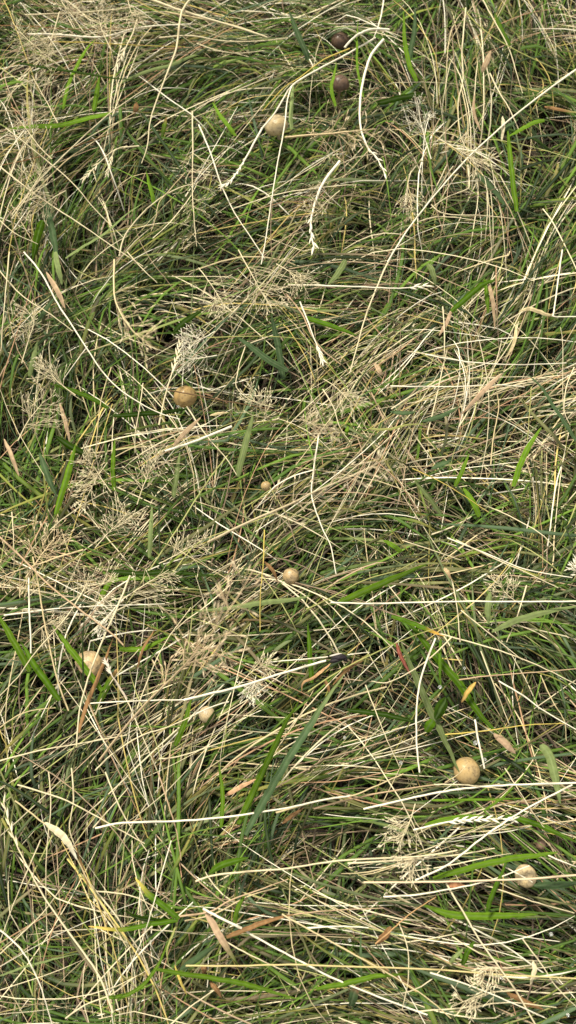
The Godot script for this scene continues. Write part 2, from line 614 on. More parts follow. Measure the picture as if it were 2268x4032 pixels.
func _ready() -> void:
	# ---------------------------------------------------------------- camera, sky, light
	var cam := Camera3D.new()
	cam.name = "camera"
	cam.fov = FOV
	cam.near = 0.02
	cam.far = 400
	cam.transform = Transform3D(cam_basis, CAM)
	var lens := CameraAttributesPhysical.new()
	lens.frustum_focus_distance = 0.79
	lens.frustum_focal_length = 12.0 / tan(deg_to_rad(FOV / 2))   # gives the same field of view
	lens.exposure_aperture = 3.6
	add_child(cam)
	var env := Environment.new()
	env.background_mode = Environment.BG_SKY
	var sm := ProceduralSkyMaterial.new()
	sm.sky_top_color = Color(0.90, 0.90, 0.89)
	sm.sky_horizon_color = Color(0.74, 0.74, 0.73)
	sm.sky_curve = 0.25
	sm.ground_horizon_color = Color(0.35, 0.37, 0.33)
	sm.ground_bottom_color = Color(0.12, 0.13, 0.08)
	sm.sun_angle_max = 0
	sm.energy_multiplier = 0.22
	env.sky = Sky.new()
	env.sky.sky_material = sm
	env.tonemap_mode = Environment.TONE_MAPPER_LINEAR
	env.tonemap_exposure = EXPO
	env.sdfgi_enabled = true
	env.ssao_enabled = true
	env.ssil_enabled = true
	var we := WorldEnvironment.new()
	we.name = "environment"
	we.environment = env
	add_child(we)
	cam.attributes = lens
	var sun := DirectionalLight3D.new()
	sun.name = "sun"
	sun.light_energy = 0.5
	sun.light_color = Color(1.0, 0.97, 0.91)
	sun.light_angular_distance = 10
	sun.shadow_enabled = true
	sun.rotation_degrees = Vector3(-50, 208, 0)
	add_child(sun)

	rng.seed = 7
	speck.seed = 3
	speck.frequency = 0.05
	M.green = stuff_material(0.5, 0.3)
	M.dead = stuff_material(0.75, 0.15)
	M.straw = stuff_material(0.55, 0.0)
	M.thatch = stuff_material(0.9, 0.0, 0.0)
	M.cap = stuff_material(0.42, 0.0, 0.3)
	M.cap.clearcoat_enabled = true
	M.cap.clearcoat = 0.15
	M.cap.clearcoat_roughness = 0.3
	M.lump = stuff_material(0.6, 0.0, 0.25)
	M.water = StandardMaterial3D.new()
	M.water.albedo_color = Color(1, 1, 1, 0.1)
	M.water.roughness = 0.0
	M.water.refraction_enabled = true
	M.water.refraction_scale = 0.033
	M.water.transparency = BaseMaterial3D.TRANSPARENCY_ALPHA

	# ---------------------------------------------------------------- the ground
	var soil := PlaneMesh.new()
	soil.size = Vector2(300, 300)
	var so := MeshInstance3D.new()
	so.name = "ground"
	so.mesh = soil
	var sn := NoiseTexture2D.new()
	sn.width = 512
	sn.height = 512
	sn.seamless = true
	var nz := FastNoiseLite.new()
	nz.seed = 5
	nz.frequency = 0.02
	nz.fractal_octaves = 6
	sn.noise = nz
	var ramp := Gradient.new()
	ramp.set_color(0, Color(0.06, 0.05, 0.035))
	ramp.set_color(1, Color(0.13, 0.12, 0.06))
	sn.color_ramp = ramp
	var gm := StandardMaterial3D.new()
	gm.albedo_texture = sn
	gm.roughness = 0.95
	gm.metallic_specular = 0.05
	gm.uv1_triplanar = true
	gm.uv1_world_triplanar = true
	gm.uv1_scale = Vector3(3, 3, 3)
	so.material_override = gm
	so.set_meta("kind", "structure")
	so.set_meta("label", "dark soil and rotting thatch glimpsed between the grass blades")
	add_child(so)

	mushrooms()
	meadow()
	rng.seed = 99
	singles()

func mushrooms() -> void:
	rng.seed = 21
	var honey := Color(0.36, 0.265, 0.13)
	var ochre := Color(0.32, 0.225, 0.10)
	var cream := Color(0.43, 0.35, 0.22)
	var umber := Color(0.10, 0.066, 0.046)
	mushroom("pale buff mushroom near the top with two pale straws crossing its edges", 693, 309, 60, 0.85, 0.064, cream * Color(0.9, 0.9, 0.85), cream, Vector2(0.012, 0.012))
	mushroom("brown streaked mushroom beside a bright green blade, below a darker one", 856, 204, 48, 0.95, 0.062, umber * 1.3, TAN * 0.7, Vector2(-0.002, 0.022), "streaked")
	mushroom("dim brown mushroom farthest up the picture, deep in shaded grass", 857, 97, 47, 0.9, 0.042, umber, TAN * 0.6, Vector2(-0.004, 0.012), "streaked", 0.8)
	mushroom("round ochre mushroom with a brown stem lying straight across its cap", 463, 992, 60, 0.95, 0.067, ochre, TAN, Vector2(0.008, 0.016))
	mushroom("tiny yellowish mushroom half hidden behind a green blade and bent straw", 669, 1221, 26, 0.9, 0.054, honey, cream, Vector2(0.0, 0.008), "smooth", 0.7)
	mushroom("small speckled buff mushroom with a thin brown stalk down its middle", 732, 1446, 42, 0.92, 0.060, honey * Color(1.0, 1.02, 1.15), cream, Vector2(0.0, 0.010))
	mushroom("large pale torn mushroom crossed by a broad green blade", 222, 1668, 70, 0.8, 0.058, cream * Color(1.05, 0.98, 0.9), cream, Vector2(-0.006, 0.012), "torn", 0.85, 0.045)
	mushroom("small cream mushroom under the long white straw, green leaf tip on it", 519, 1795, 41, 0.95, 0.062, cream, cream, Vector2(0.002, 0.012))
	mushroom("largest honey coloured mushroom, with white straw across its lower half", 1179, 1937, 68, 0.95, 0.068, honey, TAN, Vector2(-0.012, 0.012))
	mushroom("pale wrinkled mushroom with dark slits in its cap", 1325, 2203, 54, 0.95, 0.066, cream * Color(1.1, 1.08, 1.05), cream, Vector2(0.0, 0.010), "cracked", 0.95, 0.03)
	mushroom("tiny dark brown mushroom behind a green blade at the right", 1362, 2124, 26, 0.9, 0.058, umber * 1.9, TAN, Vector2(0.0, 0.006), "streaked", 0.9)

	# the small dark lump
	var p := at(5, 250, 737, 0.084)
	var root := base("dark_lump", p)
	tag(root, "small black wrinkled lump with a pale rim where two white straws end", "debris")
	var u := px(p)
	var ink := Color(0.022, 0.018, 0.02)
	ball(root, "body", Vector3(4, 0, -3) * u, Vector3(40, 20, 17) * u, Vector3(0, 0.22, 0.05), ink, 0.16, M.lump, 3.0)
	ball(root, "fold", Vector3(-12, 2, 11) * u, Vector3(30, 15, 10) * u, Vector3(0, 0.25, 0), ink * 1.1, 0.12, M.lump, 9.0)
	ball(root, "tip", Vector3(38, -2, 2) * u, Vector3(12, 10, 13) * u, Vector3(0.3, 0.2, 0), ink * 0.8, 0.2, M.lump, 15.0)
	ball(root, "pale_rim", Vector3(-10, -6, -18) * u, Vector3(32, 10, 6) * u, Vector3(0, 0.22, 0), Color(0.45, 0.40, 0.34), 0.12, M.straw, 21.0)
	caps.append([p, u * 44])

func meadow() -> void:
	lie(150, 100, -15, 50, .65); lie(550, 60, -8, 14, .85, 1.2); lie(900, 80, 20, 60, .4); lie(1050, 60, 75, 40, .2, .6); lie(1350, 80, -60, 40, .4, .9)
	lie(100, 250, 30, 40, .45); lie(300, 230, 25, 18, .3); lie(550, 220, 22, 25, .35); lie(800, 200, 30, 60, .3); lie(1100, 220, 70, 40, .5, .8); lie(1350, 260, -50, 45, .4, .8)
	lie(100, 400, 60, 50, .5); lie(350, 380, 38, 16, .35); lie(600, 380, 15, 30, .4); lie(850, 350, 20, 60, .4); lie(1100, 400, -50, 40, .5); lie(1350, 420, 60, 45, .3, .8)
	lie(60, 560, 80, 28, .65, 1.1); lie(300, 520, 45, 40, .3, .8); lie(550, 520, 20, 45, .35); lie(800, 520, 10, 60, .35); lie(1050, 550, 0, 50, .5); lie(1350, 560, 58, 20, .7, 1.2)
	lie(100, 750, 70, 40, .35, .9); lie(350, 720, 40, 50, .35); lie(600, 720, 10, 60, .4); lie(850, 720, 10, 60, .45); lie(1100, 720, 50, 35, .5); lie(1350, 720, 60, 26, .6)
	lie(80, 950, 75, 45, .35, .8); lie(300, 900, 40, 60, .35, .9); lie(550, 900, 50, 60, .3); lie(800, 900, 30, 70, .3); lie(1100, 880, 45, 32, .7); lie(1300, 900, 0, 25, .65)
	lie(80, 1150, 80, 40, .3, .8); lie(300, 1120, 70, 50, .4); lie(550, 1100, 30, 60, .35); lie(800, 1120, 20, 60, .35); lie(1050, 1080, 50, 40, .6); lie(1300, 1080, 15, 40, .5)
	lie(100, 1350, 20, 60, .45); lie(350, 1350, 10, 60, .45); lie(600, 1300, 20, 60, .4); lie(850, 1300, 40, 60, .3); lie(1100, 1280, 40, 60, .4); lie(1350, 1280, 20, 60, .4)
	lie(100, 1530, 0, 22, .25, .8); lie(350, 1540, -3, 20, .2, .8); lie(600, 1520, 20, 40, .35); lie(850, 1500, 35, 40, .3); lie(1100, 1450, -20, 60, .4); lie(1350, 1450, -50, 60, .45)
	lie(80, 1720, 70, 40, .35); lie(300, 1720, 60, 40, .3, .8); lie(550, 1700, 30, 50, .35); lie(800, 1680, 40, 60, .35); lie(1050, 1650, -45, 30, .25, .7); lie(1350, 1650, -55, 45, .4)
	lie(100, 1900, 40, 35, .6); lie(300, 1900, 50, 35, .65); lie(550, 1880, 75, 30, .3); lie(800, 1850, 50, 50, .35); lie(1050, 1830, -40, 25, .4); lie(1350, 1830, -40, 25, .4)
	lie(100, 2080, -65, 25, .6); lie(260, 2020, -78, 25, .7, 1.1); lie(550, 2050, 70, 40, .35); lie(800, 2030, 16, 25, .7, 1.1); lie(1050, 2020, 12, 12, .88, 1.3); lie(1350, 2000, -40, 30, .35)
	lie(100, 2280, -60, 35, .25); lie(300, 2250, 70, 35, .3); lie(550, 2230, 45, 50, .4); lie(800, 2180, 8, 12, .75, 1.2); lie(1050, 2150, 5, 12, .8, 1.25); lie(1350, 2150, -15, 30, .4)
	lie(100, 2480, 30, 45, .12); lie(300, 2450, 60, 50, .2); lie(550, 2430, 40, 50, .4); lie(800, 2350, -10, 28, .5); lie(1050, 2350, -15, 25, .5); lie(1350, 2350, -10, 30, .4)
	lie(500, 2550, 50, 50, .35); lie(900, 2530, -22, 25, .5); lie(1300, 2530, -28, 25, .45)
	make_grid()
	for q in [[1050, 70, 46], [960, 20, 40], [1235, 330, 40], [200, 462, 50], [300, 560, 34], [425, 855, 34], [300, 1000, 34], [30, 690, 30], [45, 1130, 44], [120, 1200, 30], [960, 1640, 40], [1010, 1610, 34], [270, 1590, 50], [160, 1600, 40], [340, 1660, 34], [560, 1395, 36], [670, 970, 34], [60, 2190, 30], [1100, 2390, 34], [760, 2370, 34], [1290, 2260, 30], [1250, 1980, 36], [1180, 1800, 30], [560, 560, 30], [690, 440, 30], [900, 520, 30], [1130, 640, 30], [880, 1780, 34], [300, 2120, 30], [560, 2010, 34], [840, 960, 30]]:
		var p := ground(Vector2(q[0], q[1]) * PHOTO.x / 1449.0, 0.03)
		hollows.append(Vector3(p.x, p.z, px(p) / ZOOM * PHOTO.x / 1449.0 * q[2] * 0.62))

	var olive := Color(0.06, 0.062, 0.014)
	var greens := [DEEP, DEEP, DEEP * 1.6, GREEN, GREEN, GREEN, GREEN * 1.3, olive, olive * 0.7, BLUE * 0.9, BLUE * 1.3, PALE * 0.6, BRIGHT * 0.8, BRIGHT, LIME * 0.35]
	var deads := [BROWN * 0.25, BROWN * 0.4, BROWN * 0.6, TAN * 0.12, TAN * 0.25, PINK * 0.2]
	var straws := [WHITE, WHITE, CREAM, CREAM, CREAM, CREAM, STRAW, STRAW, TAN * 0.5, TAN, TAN * Color(1.1, 0.9, 0.8), PINK * 0.6, LIME * 0.8, LIME, STRAW * Color(0.9, 0.85, 0.45)]

	# short growth at the foot of the grass
	rng.seed = 300
	var spots := [[], [], [], []]
	for k in 700:
		spots[k % 3].append(Vector3(rng.randf_range(-0.62, 0.62), 0, rng.randf_range(-1.0, 0.7)))
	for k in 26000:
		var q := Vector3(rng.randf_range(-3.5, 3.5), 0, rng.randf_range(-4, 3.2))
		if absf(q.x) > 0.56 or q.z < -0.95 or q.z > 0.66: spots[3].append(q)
	for k in 3:
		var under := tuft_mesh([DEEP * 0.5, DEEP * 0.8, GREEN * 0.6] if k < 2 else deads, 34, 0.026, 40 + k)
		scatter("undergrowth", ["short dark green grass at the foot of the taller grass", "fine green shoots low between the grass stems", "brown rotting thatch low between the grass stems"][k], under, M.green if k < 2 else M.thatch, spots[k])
	scatter("meadow_grass", "more rough green and straw coloured grass all round the patch", tuft_mesh([DEEP, GREEN, GREEN, GREEN * 1.3, BRIGHT, STRAW, TAN, CREAM, CREAM], 90, 0.06, 50, 2.2), M.green, spots[3])

	rng.seed = 401
	var low := Strands.new()
	var live := Strands.new()
	var pale := Strands.new()
	for k in THATCH:
		var x := rng.randf_range(-0.56, 0.56)
		var z := rng.randf_range(-0.97, 0.68)
		var f := field(x, z)
		if rng.randf() > f[3]: continue
		var c1 := pick(deads)
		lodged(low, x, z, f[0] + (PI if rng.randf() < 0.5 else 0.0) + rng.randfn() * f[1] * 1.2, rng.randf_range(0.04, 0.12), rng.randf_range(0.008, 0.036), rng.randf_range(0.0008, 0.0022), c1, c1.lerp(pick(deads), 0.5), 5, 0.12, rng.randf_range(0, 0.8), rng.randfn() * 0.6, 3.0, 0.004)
	# tussocks: bundles of blades that lie the same way, then loose blades between them
	for k in BUNDLES + LOOSE:
		var x := rng.randf_range(-0.56, 0.56)
		var z := rng.randf_range(-0.97, 0.68)
		var f := field(x, z)
		if rng.randf() > f[3] * 0.75: continue
		var loose := k >= BUNDLES
		var part := float(k) / BUNDLES if not loose else rng.randf()
		var a0: float = f[0] + (PI if rng.randf() < 0.5 else 0.0) + rng.randfn() * f[1] * (0.7 if not loose else 1.2)
		var dryish: bool = rng.randf() < f[2] * 0.46
		var many := 1 if loose else rng.randi_range(5, 15) if dryish else rng.randi_range(5, 15)
		var hp0 := 0.016 + 0.050 * part * rng.randf_range(0.6, 1.0)
		if dryish: hp0 = 0.026 + 0.044 * rng.randf()
		var L0 := rng.randf_range(0.09, 0.24)
		var bend := rng.randfn() * 0.3
		var wide := rng.randf_range(0.7, 1.3)
		var side := Vector2(-sin(a0), cos(a0))
		for b in many:
			var off := side * rng.randfn() * 0.007 + Vector2(cos(a0), sin(a0)) * rng.randfn() * 0.02
			var a := a0 + rng.randfn() * 0.11
			var hp := clampf(hp0 + rng.randfn() * 0.006, 0.008, 0.078)
			var L := L0 * rng.randf_range(0.55, 1.15)
			if dryish != (rng.randf() < 0.10):
				var c1 := pick(straws)
				lodged(pale, x + off.x, z + off.y, a, L, hp, rng.randf_range(0.0005, 0.0012) * wide, c1, c1.lerp(TAN, rng.randf() * 0.3), 7, 0.3, rng.randf_range(0, 0.5), bend + rng.randfn() * 0.15, 6.0, hp * rng.randf_range(0.1, 0.9))
			else:
				var c1 := pick(greens)
				var c2 := c1
				var t := rng.randf()
				if t < 0.12: c2 = YELLOW * 0.7
				elif t < 0.2: c2 = TAN
				elif t < 0.22: c2 = ORANGE
				elif t < 0.5: c2 = c1 * 1.4
				c2.a = 1
				lodged(live, x + off.x, z + off.y, a, L, hp, (0.0009 + 0.0026 * pow(rng.randf(), 2.4)) * wide, c1, c2, 7, 0.16, rng.randf_range(0, 0.9), bend + rng.randfn() * 0.25, 2.4, hp * rng.randf_range(0.0, 0.6))
	tag(put(low, "thatch", M.thatch), "brown and tan dead grass matted under the live blades", "dead grass", "", "stuff")
	tag(put(live, "green_grass", M.green), "green grass blades lodged in swaths across the whole patch", "grass", "", "stuff")
	tag(put(pale, "dry_grass", M.straw), "mass of fine straw coloured stems mixed through the green grass", "dry grass", "", "stuff")

func singles() -> void:
	# ---- top left of the picture
	straw("pale level straw highest in the top left corner", 10, CREAM, 0, [125, 75, 380, 65, 640, 40, 760, 12])
	straw("white straw with a shallow sag lying level in the top left corner", 14, WHITE, 0, [140, 172, 300, 175, 440, 187, 540, 182, 660, 148, 780, 130, 960, 122])
	straw("thin orange stem running level from the left edge near the top", 7, ORANGE, 0, [-40, 128, 150, 132, 400, 148, 690, 142])
	straw("thin yellow stem lying level just under the sagging white straw", 7, YELLOW, 0, [265, 210, 450, 215, 700, 228, 930, 235])
	straw("thick cream straw slanting down right from the top edge", 18, CREAM, 0, [720, -20, 860, 36, 980, 75, 1200, 140, 1345, 188])
	straw("second cream straw under the thick one slanting from the top edge", 12, STRAW, 0, [830, 60, 1000, 92, 1180, 128, 1300, 170])
	straw("pale straw arching flat over the grass at the top middle", 10, CREAM, 0, [800, 190, 960, 180, 1110, 205, 1290, 208, 1449, 190])
	straw("curved pale straw hanging below the arching one at the top middle", 8, CREAM, 0, [990, 218, 1080, 250, 1190, 268, 1330, 255])
	straw("long buff stalk swollen in the middle, curving down through green blades", 17, CREAM, 0, [985, -30, 915, 60, 888, 240, 842, 365, 800, 475, 758, 600, 740, 740, 712, 822], 0.078, 0.35)
	spike("small closed pale seed head like a brush, top left", 10, CREAM, 0, [690, 100, 668, 170, 640, 225, 610, 290, 590, 332], 0.55, 1.1)
	straw("very long pale straw rising right out of the seed heads at the upper left", 10, CREAM, 0, [60, 1080, 200, 905, 370, 735, 540, 580, 640, 508, 740, 440])
	straw("pale straw rising right just below the long one at the upper left", 9, STRAW, 0, [160, 985, 320, 820, 460, 720, 590, 620, 720, 545])
	straw("orange stem slanting across seed heads at the upper left", 7, ORANGE, 0, [10, 832, 200, 790, 380, 735, 560, 670, 620, 640])
	straw("straight pale straw slanting down right, upper of two at the left", 9, CREAM, 0, [30, 645, 190, 770, 360, 915, 480, 1055, 625, 1200])
	straw("straight pale straw slanting down right, lower of two at the left", 11, CREAM, 0, [-30, 815, 180, 980, 400, 1125, 560, 1235, 720, 1340])
	straw("short pale straw slanting from the left edge under the two straight ones", 8, CREAM, 0, [-30, 1080, 70, 1170, 190, 1228])
	straw("stiff white stem slanting down between the arch and the top mushroom", 11, WHITE, 0, [1000, 628, 1060, 770, 1110, 920, 1180, 1070, 1270, 1205, 1330, 1300])
	panicle("fine seed head hanging on an upright straw left of the stiff white stem", 0, [968, 560, 970, 770, 968, 960, 980, 1140, 990, 1240], 95, 8)
	straw("arched pale straw like a bow, left of the stiff white stem", 12, CREAM, 0, [600, 1288, 632, 1180, 720, 1070, 820, 988, 920, 938, 990, 925])
	straw("wavy pale straw end hooking down inside the bow shaped one", 8, STRAW, 0, [930, 870, 850, 960, 800, 1020, 785, 1090, 760, 1165])
	spike("knobbly cream seed head pointing down left", 7, CREAM, 0, [700, 735, 590, 750, 520, 800, 470, 850, 425, 895], 0.6, 0.9)
	spike("smaller knobbly seed head hanging beside the down left one", 6, CREAM, 0, [640, 735, 580, 755, 560, 800, 540, 875], 0.55, 0.7)
	panicle("airy seed head in the top left corner above the sagging straw", 0, [560, 250, 520, 170, 500, 100, 480, 30], 95, 6)
	panicle("pale seed head cut by the left edge near the top", 0, [300, 330, 220, 270, 130, 190, 60, 110], 95, 6)
	panicle("seed head spreading down from the sagging white straw's left end", 0, [300, 60, 270, 160, 250, 230, 220, 300], 85, 6)
	panicle("dense tan seed head under the horizontal dark green blade, top left", 0, [290, 620, 250, 540, 200, 450, 160, 380], 110, 7, 0.085, CREAM, 1.1)
	panicle("cream seed head at the left edge beside the orange stem", 0, [260, 800, 200, 740, 140, 660, 80, 580], 110, 7, 0.085)
	panicle("seed head on the crossing of the long rising straws at left", 0, [60, 1100, 130, 1000, 190, 900, 230, 830], 110, 6, 0.082)
	panicle("loose seed head lowest of the upper left corner", 0, [330, 960, 260, 1000, 190, 1060, 110, 1110], 100, 6, 0.08)
	panicle("small dark tipped seed head touching the top edge at left", 0, [420, 160, 370, 90, 320, 20, 300, -20], 80, 5)
	panicle("seed head reaching down from the top edge left of the thick cream straw", 0, [640, -30, 650, 30, 670, 90, 690, 150], 75, 5)
	green("dark green level blade crossing the bright upright one, top left", 14, DEEP * 1.5, 0, [85, 315, 250, 345, 400, 365, 560, 392, 710, 402], 0.08)
	green("bright green blade standing up behind the dark level one, top left", 22, BRIGHT, 0, [318, 550, 340, 440, 378, 350, 430, 255, 475, 200], 0.074)
	green("bright green level blade reaching in from the left, second from top", 24, BRIGHT, 0, [560, 568, 430, 598, 300, 630, 150, 637, 40, 648], 0.07)
	green("pale green blade rising right under the buff stalk", 24, PALE * 0.8, 0, [600, 420, 740, 358, 850, 330, 960, 285, 1050, 262], 0.066)
	green("light green blade standing straight below the dark level one", 22, BRIGHT, 0, [470, 560, 482, 490, 492, 440, 500, 385], 0.064)
	green("broad grey green blade at the bottom left of the upper left corner", 34, BLUE * 1.3, 0, [225, 1010, 250, 1110, 272, 1210, 292, 1330], 0.062, BLUE * 1.3)
	green("broad dark green blade left of the grey green one", 36, GREEN, 0, [215, 1110, 185, 1200, 165, 1310], 0.06)
	green("long light green stem rising right into the bow shaped straw", 18, PALE, 0, [330, 1300, 420, 1238, 520, 1180, 640, 1075, 740, 1010], 0.066)
	green("small upright green blade left of the bow shaped straw", 20, BRIGHT, 0, [778, 1032, 760, 960, 735, 860], 0.072)
	green("small bright blade slanting down right, left of the top mushroom", 22, BRIGHT, 0, [1185, 685, 1150, 635, 1110, 585, 1070, 515], 0.07)
	dry("short green leaf with an orange tip left of the stiff white stem", 22, GREEN, 0, [815, 690, 825, 640, 838, 590], 0.07, ORANGE)
	dry("small orange leaf among the level green blades at upper left", 26, ORANGE, 0, [675, 570, 685, 540, 690, 515], 0.066)

	# ---- top right of the picture
	straw("thick white stem ending in a curled pale bud near the dim brown mushroom", 14, WHITE, 1, [510, 150, 430, 146, 370, 165, 320, 200, 285, 240], 0.088, 1.2)
	straw("upright pale stem coming in from the top edge above the curled bud", 12, WHITE, 1, [485, -20, 470, 70, 450, 145, 430, 195], 0.085)
	straw("long white stalk arching from the brown mushrooms down past the top mushroom", 13, WHITE, 1, [440, 190, 345, 245, 270, 287, 150, 350, 20, 432, -60, 560, -130, 645], 0.086, 0.9)
	spike("barbed seed head at the lower end of the long arching white stalk", 11, WHITE, 1, [-130, 645, -210, 790, -280, 900, -330, 938], 0.35, 0.8, 0.086)
	straw("straight pale straw dropping across the right edge of the top mushroom", 11, WHITE, 1, [20, 432, -2, 500, -20, 650, -50, 810, -80, 990, -110, 1190, -135, 1330], 0.088, 0.6)
	straw("yellow stem running beside the long arching white stalk", 10, YELLOW * 1.1, 1, [310, 245, 180, 300, 60, 390, -20, 440, -130, 560], 0.08)
	spike("tall cream seed stalk curving down through the big tan seed head", 15, WHITE, 1, [480, 200, 420, 275, 382, 390, 362, 520, 366, 640, 400, 740, 450, 800, 490, 880], 0.72, 1.0, 0.092)
	straw("longest white straw, dead straight, slanting from the right edge", 13, WHITE, 1, [1480, 330, 1290, 465, 1100, 615, 900, 800, 740, 980, 600, 1160, 500, 1320], 0.092, 0.7)
	straw("pale green stem slanting down right near the right edge at the top", 9, LIME, 1, [880, 40, 960, 130, 1080, 215, 1220, 290, 1370, 356], 0.08)
	straw("pale straw slanting down from the top edge at the right", 9, CREAM, 1, [970, -20, 1040, 110, 1110, 240, 1150, 370, 1180, 470], 0.076)
	straw("wavy pale straw hanging upright right of the fine white seed head", 10, CREAM, 1, [895, 40, 876, 250, 880, 400, 856, 520, 868, 680, 905, 760], 0.08)
	straw("pale straw slanting down to the bright curved blade at the right", 11, CREAM, 1, [1015, 370, 1060, 460, 1120, 560, 1168, 675], 0.08)
	straw("white straw with a sharp elbow below the longest white straw", 10, CREAM, 1, [905, 830, 912, 930, 895, 955, 800, 992, 715, 1050], 0.07)
	straw("curved pale straw level under the elbowed one at the right", 9, CREAM, 1, [650, 1118, 740, 1092, 860, 1096, 1000, 1120], 0.072)
	straw("thin pale straw with a bend lying level toward the right", 9, CREAM, 1, [720, 1030, 790, 1075, 1000, 1086, 1145, 1102], 0.07)
	spike("thick white drooping seed head like a tassel, upper middle", 16, WHITE, 1, [260, 812, 175, 925, 128, 1050, 114, 1150, 132, 1248], 0.62, 1.2, 0.082)
	panicle("fine seed head just behind the white tassel", 1, [260, 960, 200, 1010, 150, 1060, 100, 1080], 90, 6)
	panicle("big tan seed head on a brown stalk, right of the top mushroom", 1, [-10, 692, 110, 680, 225, 672, 330, 660, 440, 650], 161, 13, 0.29, Color(0.55, 0.44, 0.26), 1.35, 7)
	panicle("fine white star shaped seed head, right of the brown mushroom", 1, [720, 800, 690, 700, 665, 600, 650, 500], 90, 6, 0.085, WHITE, 0.8)
	panicle("blurred pale seed head under the longest white straw", 1, [760, 700, 840, 745, 920, 790, 1020, 835], 85, 6, 0.24, CREAM, 1.1)
	panicle("sparse seed head low between the white tassel and the elbowed straw", 1, [620, 860, 600, 940, 610, 1000, 630, 1060], 80, 5)
	green("straight bright green blade standing beside the longest white straw", 24, BRIGHT * 0.8, 1, [1152, 1065, 1132, 920, 1116, 770, 1104, 640], 0.084)
	green("curved bright green blade at the right, under the slanting pale straw", 22, BRIGHT, 1, [1290, 605, 1230, 620, 1160, 660, 1095, 695], 0.08)
	green("small grey green leaf touching the straight bright blade", 26, BLUE, 1, [1060, 690, 1095, 645, 1160, 600], 0.078, BLUE, true)
	green("upright blue green blade near the top edge, right of the brown mushrooms", 26, BLUE, 1, [600, 350, 618, 255, 637, 140, 640, 28], 0.08)
	green("bright green blade left of the upright blue green one", 22, BRIGHT, 1, [650, 410, 612, 330, 588, 210, 580, 55], 0.078)
	green("dark blue green blade left of the dim brown mushroom", 28, BLUE * 0.8, 1, [105, 300, 82, 245, 42, 155, 5, 50], 0.074)
	green("thin green blade passing between the brown mushrooms and the tan seed head", 11, BRIGHT, 1, [380, 490, 350, 350, 347, 220, 352, 90], 0.086)
	green("bright green blade leaning on the left side of the brown mushroom", 16, BRIGHT, 1, [240, 535, 218, 445, 228, 390, 245, 315], 0.084)
	green("whitish green blade just right of the top mushroom", 20, PALE * 1.4, 1, [18, 650, 15, 580, 22, 480, 30, 420], 0.07)
	green("broad grey green blade slanting down right above the elbowed straw", 32, BLUE * 0.9, 1, [940, 860, 1030, 950, 1115, 1055], 0.062, BLUE, true)
	green("dark green blade near the right top corner", 26, GREEN, 1, [1115, 230, 1075, 155, 1040, 65], 0.074)
	green("flat green blade lying level right of the tan seed head", 30, DEEP * 1.4, 1, [450, 520, 540, 498, 640, 478, 700, 480], 0.066)
	dry("withered tan blade hanging near the top right", 26, TAN, 1, [1022, 255, 992, 325, 975, 365], 0.074)
	dry("short cream blade end beside the small grey green leaf", 18, CREAM, 1, [1080, 585, 1082, 640, 1075, 712], 0.082)
	dry("twisted tan blade upright left of the straight bright blade", 16, TAN, 1, [970, 660, 935, 560, 942, 470], 0.076)
	dry("yellow green blade tipped orange at the right edge", 20, ORANGE, 1, [1290, 535, 1360, 550, 1470, 568], 0.076, LIME)

	# ---- left of the middle
	straw("upper of two long straws sweeping down from the left edge", 10, CREAM, 2, [-30, 40, 80, 170, 160, 235, 250, 290, 365, 378], 0.08)
	straw("lower and longest straw sweeping down right to below the ochre mushroom", 12, WHITE, 2, [120, -20, 210, 90, 290, 240, 370, 360, 440, 470, 530, 600, 640, 700, 790, 785, 905, 822], 0.086, 0.6)
	panicle("big blurred tan seed head above and left of the ochre mushroom", 2, [575, 20, 575, 190, 610, 290, 680, 390, 760, 440], 161, 11, 0.29, Color(0.58, 0.48, 0.28), 1.35, 7)
	straw("short white straw crossing the long sweeping one", 8, WHITE, 2, [440, 455, 380, 535, 318, 622], 0.08)
	straw("thick short white straw right of and below the ochre mushroom", 19, WHITE, 2, [1165, 858, 1050, 905, 960, 940, 830, 982], 0.088, 0.9)
	straw("pale straw leading down right from the foot of the ochre mushroom", 11, CREAM, 2, [940, 758, 1000, 850, 1060, 930, 1140, 1020, 1190, 1100], 0.08)
	straw("brown stem lying straight across the ochre mushroom's cap", 10, BROWN * 1.5, 2, [845, 676, 960, 695, 1080, 720, 1250, 750, 1449, 792], 0.092, 0.8)
	spike("flattened pale seed head just left of the ochre mushroom", 9, CREAM, 2, [800, 850, 835, 690, 865, 590, 890, 510, 905, 440], 0.5, 1.1, 0.082)
	straw("wiry pale stem bent like an elbow, right of the ochre mushroom", 9, CREAM, 2, [1245, 430, 1212, 520, 1193, 600, 1192, 664, 1265, 728, 1375, 762], 0.076)
	straw("pale straws' edge at the left border, uppermost upright one", 10, CREAM, 2, [48, -20, 34, 120, 18, 300, 4, 480], 0.078)
	straw("white straw slanting down right under the wide seed head", 9, CREAM, 2, [640, -20, 720, 68, 790, 135], 0.08)
	straw("pale green stem lying level across the broad blue green blade", 8, LIME, 2, [1040, 412, 1240, 404, 1449, 410, 1560, 425], 0.08)
	straw("pale stalk leaning right toward the lower left seed heads", 9, STRAW, 2, [560, 560, 510, 720, 490, 880, 480, 1010], 0.074)
	straw("cream straw upright in the shaded left, beside the tan blade", 8, CREAM, 2, [720, 640, 700, 780, 680, 900, 680, 990], 0.074)
	panicle("fine whitish seed head directly above the ochre mushroom", 2, [1080, 380, 1030, 410, 980, 430, 920, 440], 85, 6, 0.085, WHITE, 0.85)
	panicle("fine seed head touching the ochre mushroom from above right", 2, [1090, 500, 1030, 510, 970, 520, 910, 545], 85, 6, 0.085, WHITE, 0.8)
	panicle("pale seed head upper right of the ochre mushroom", 2, [1000, 60, 1060, 140, 1110, 220, 1140, 290], 105, 6, 0.082)
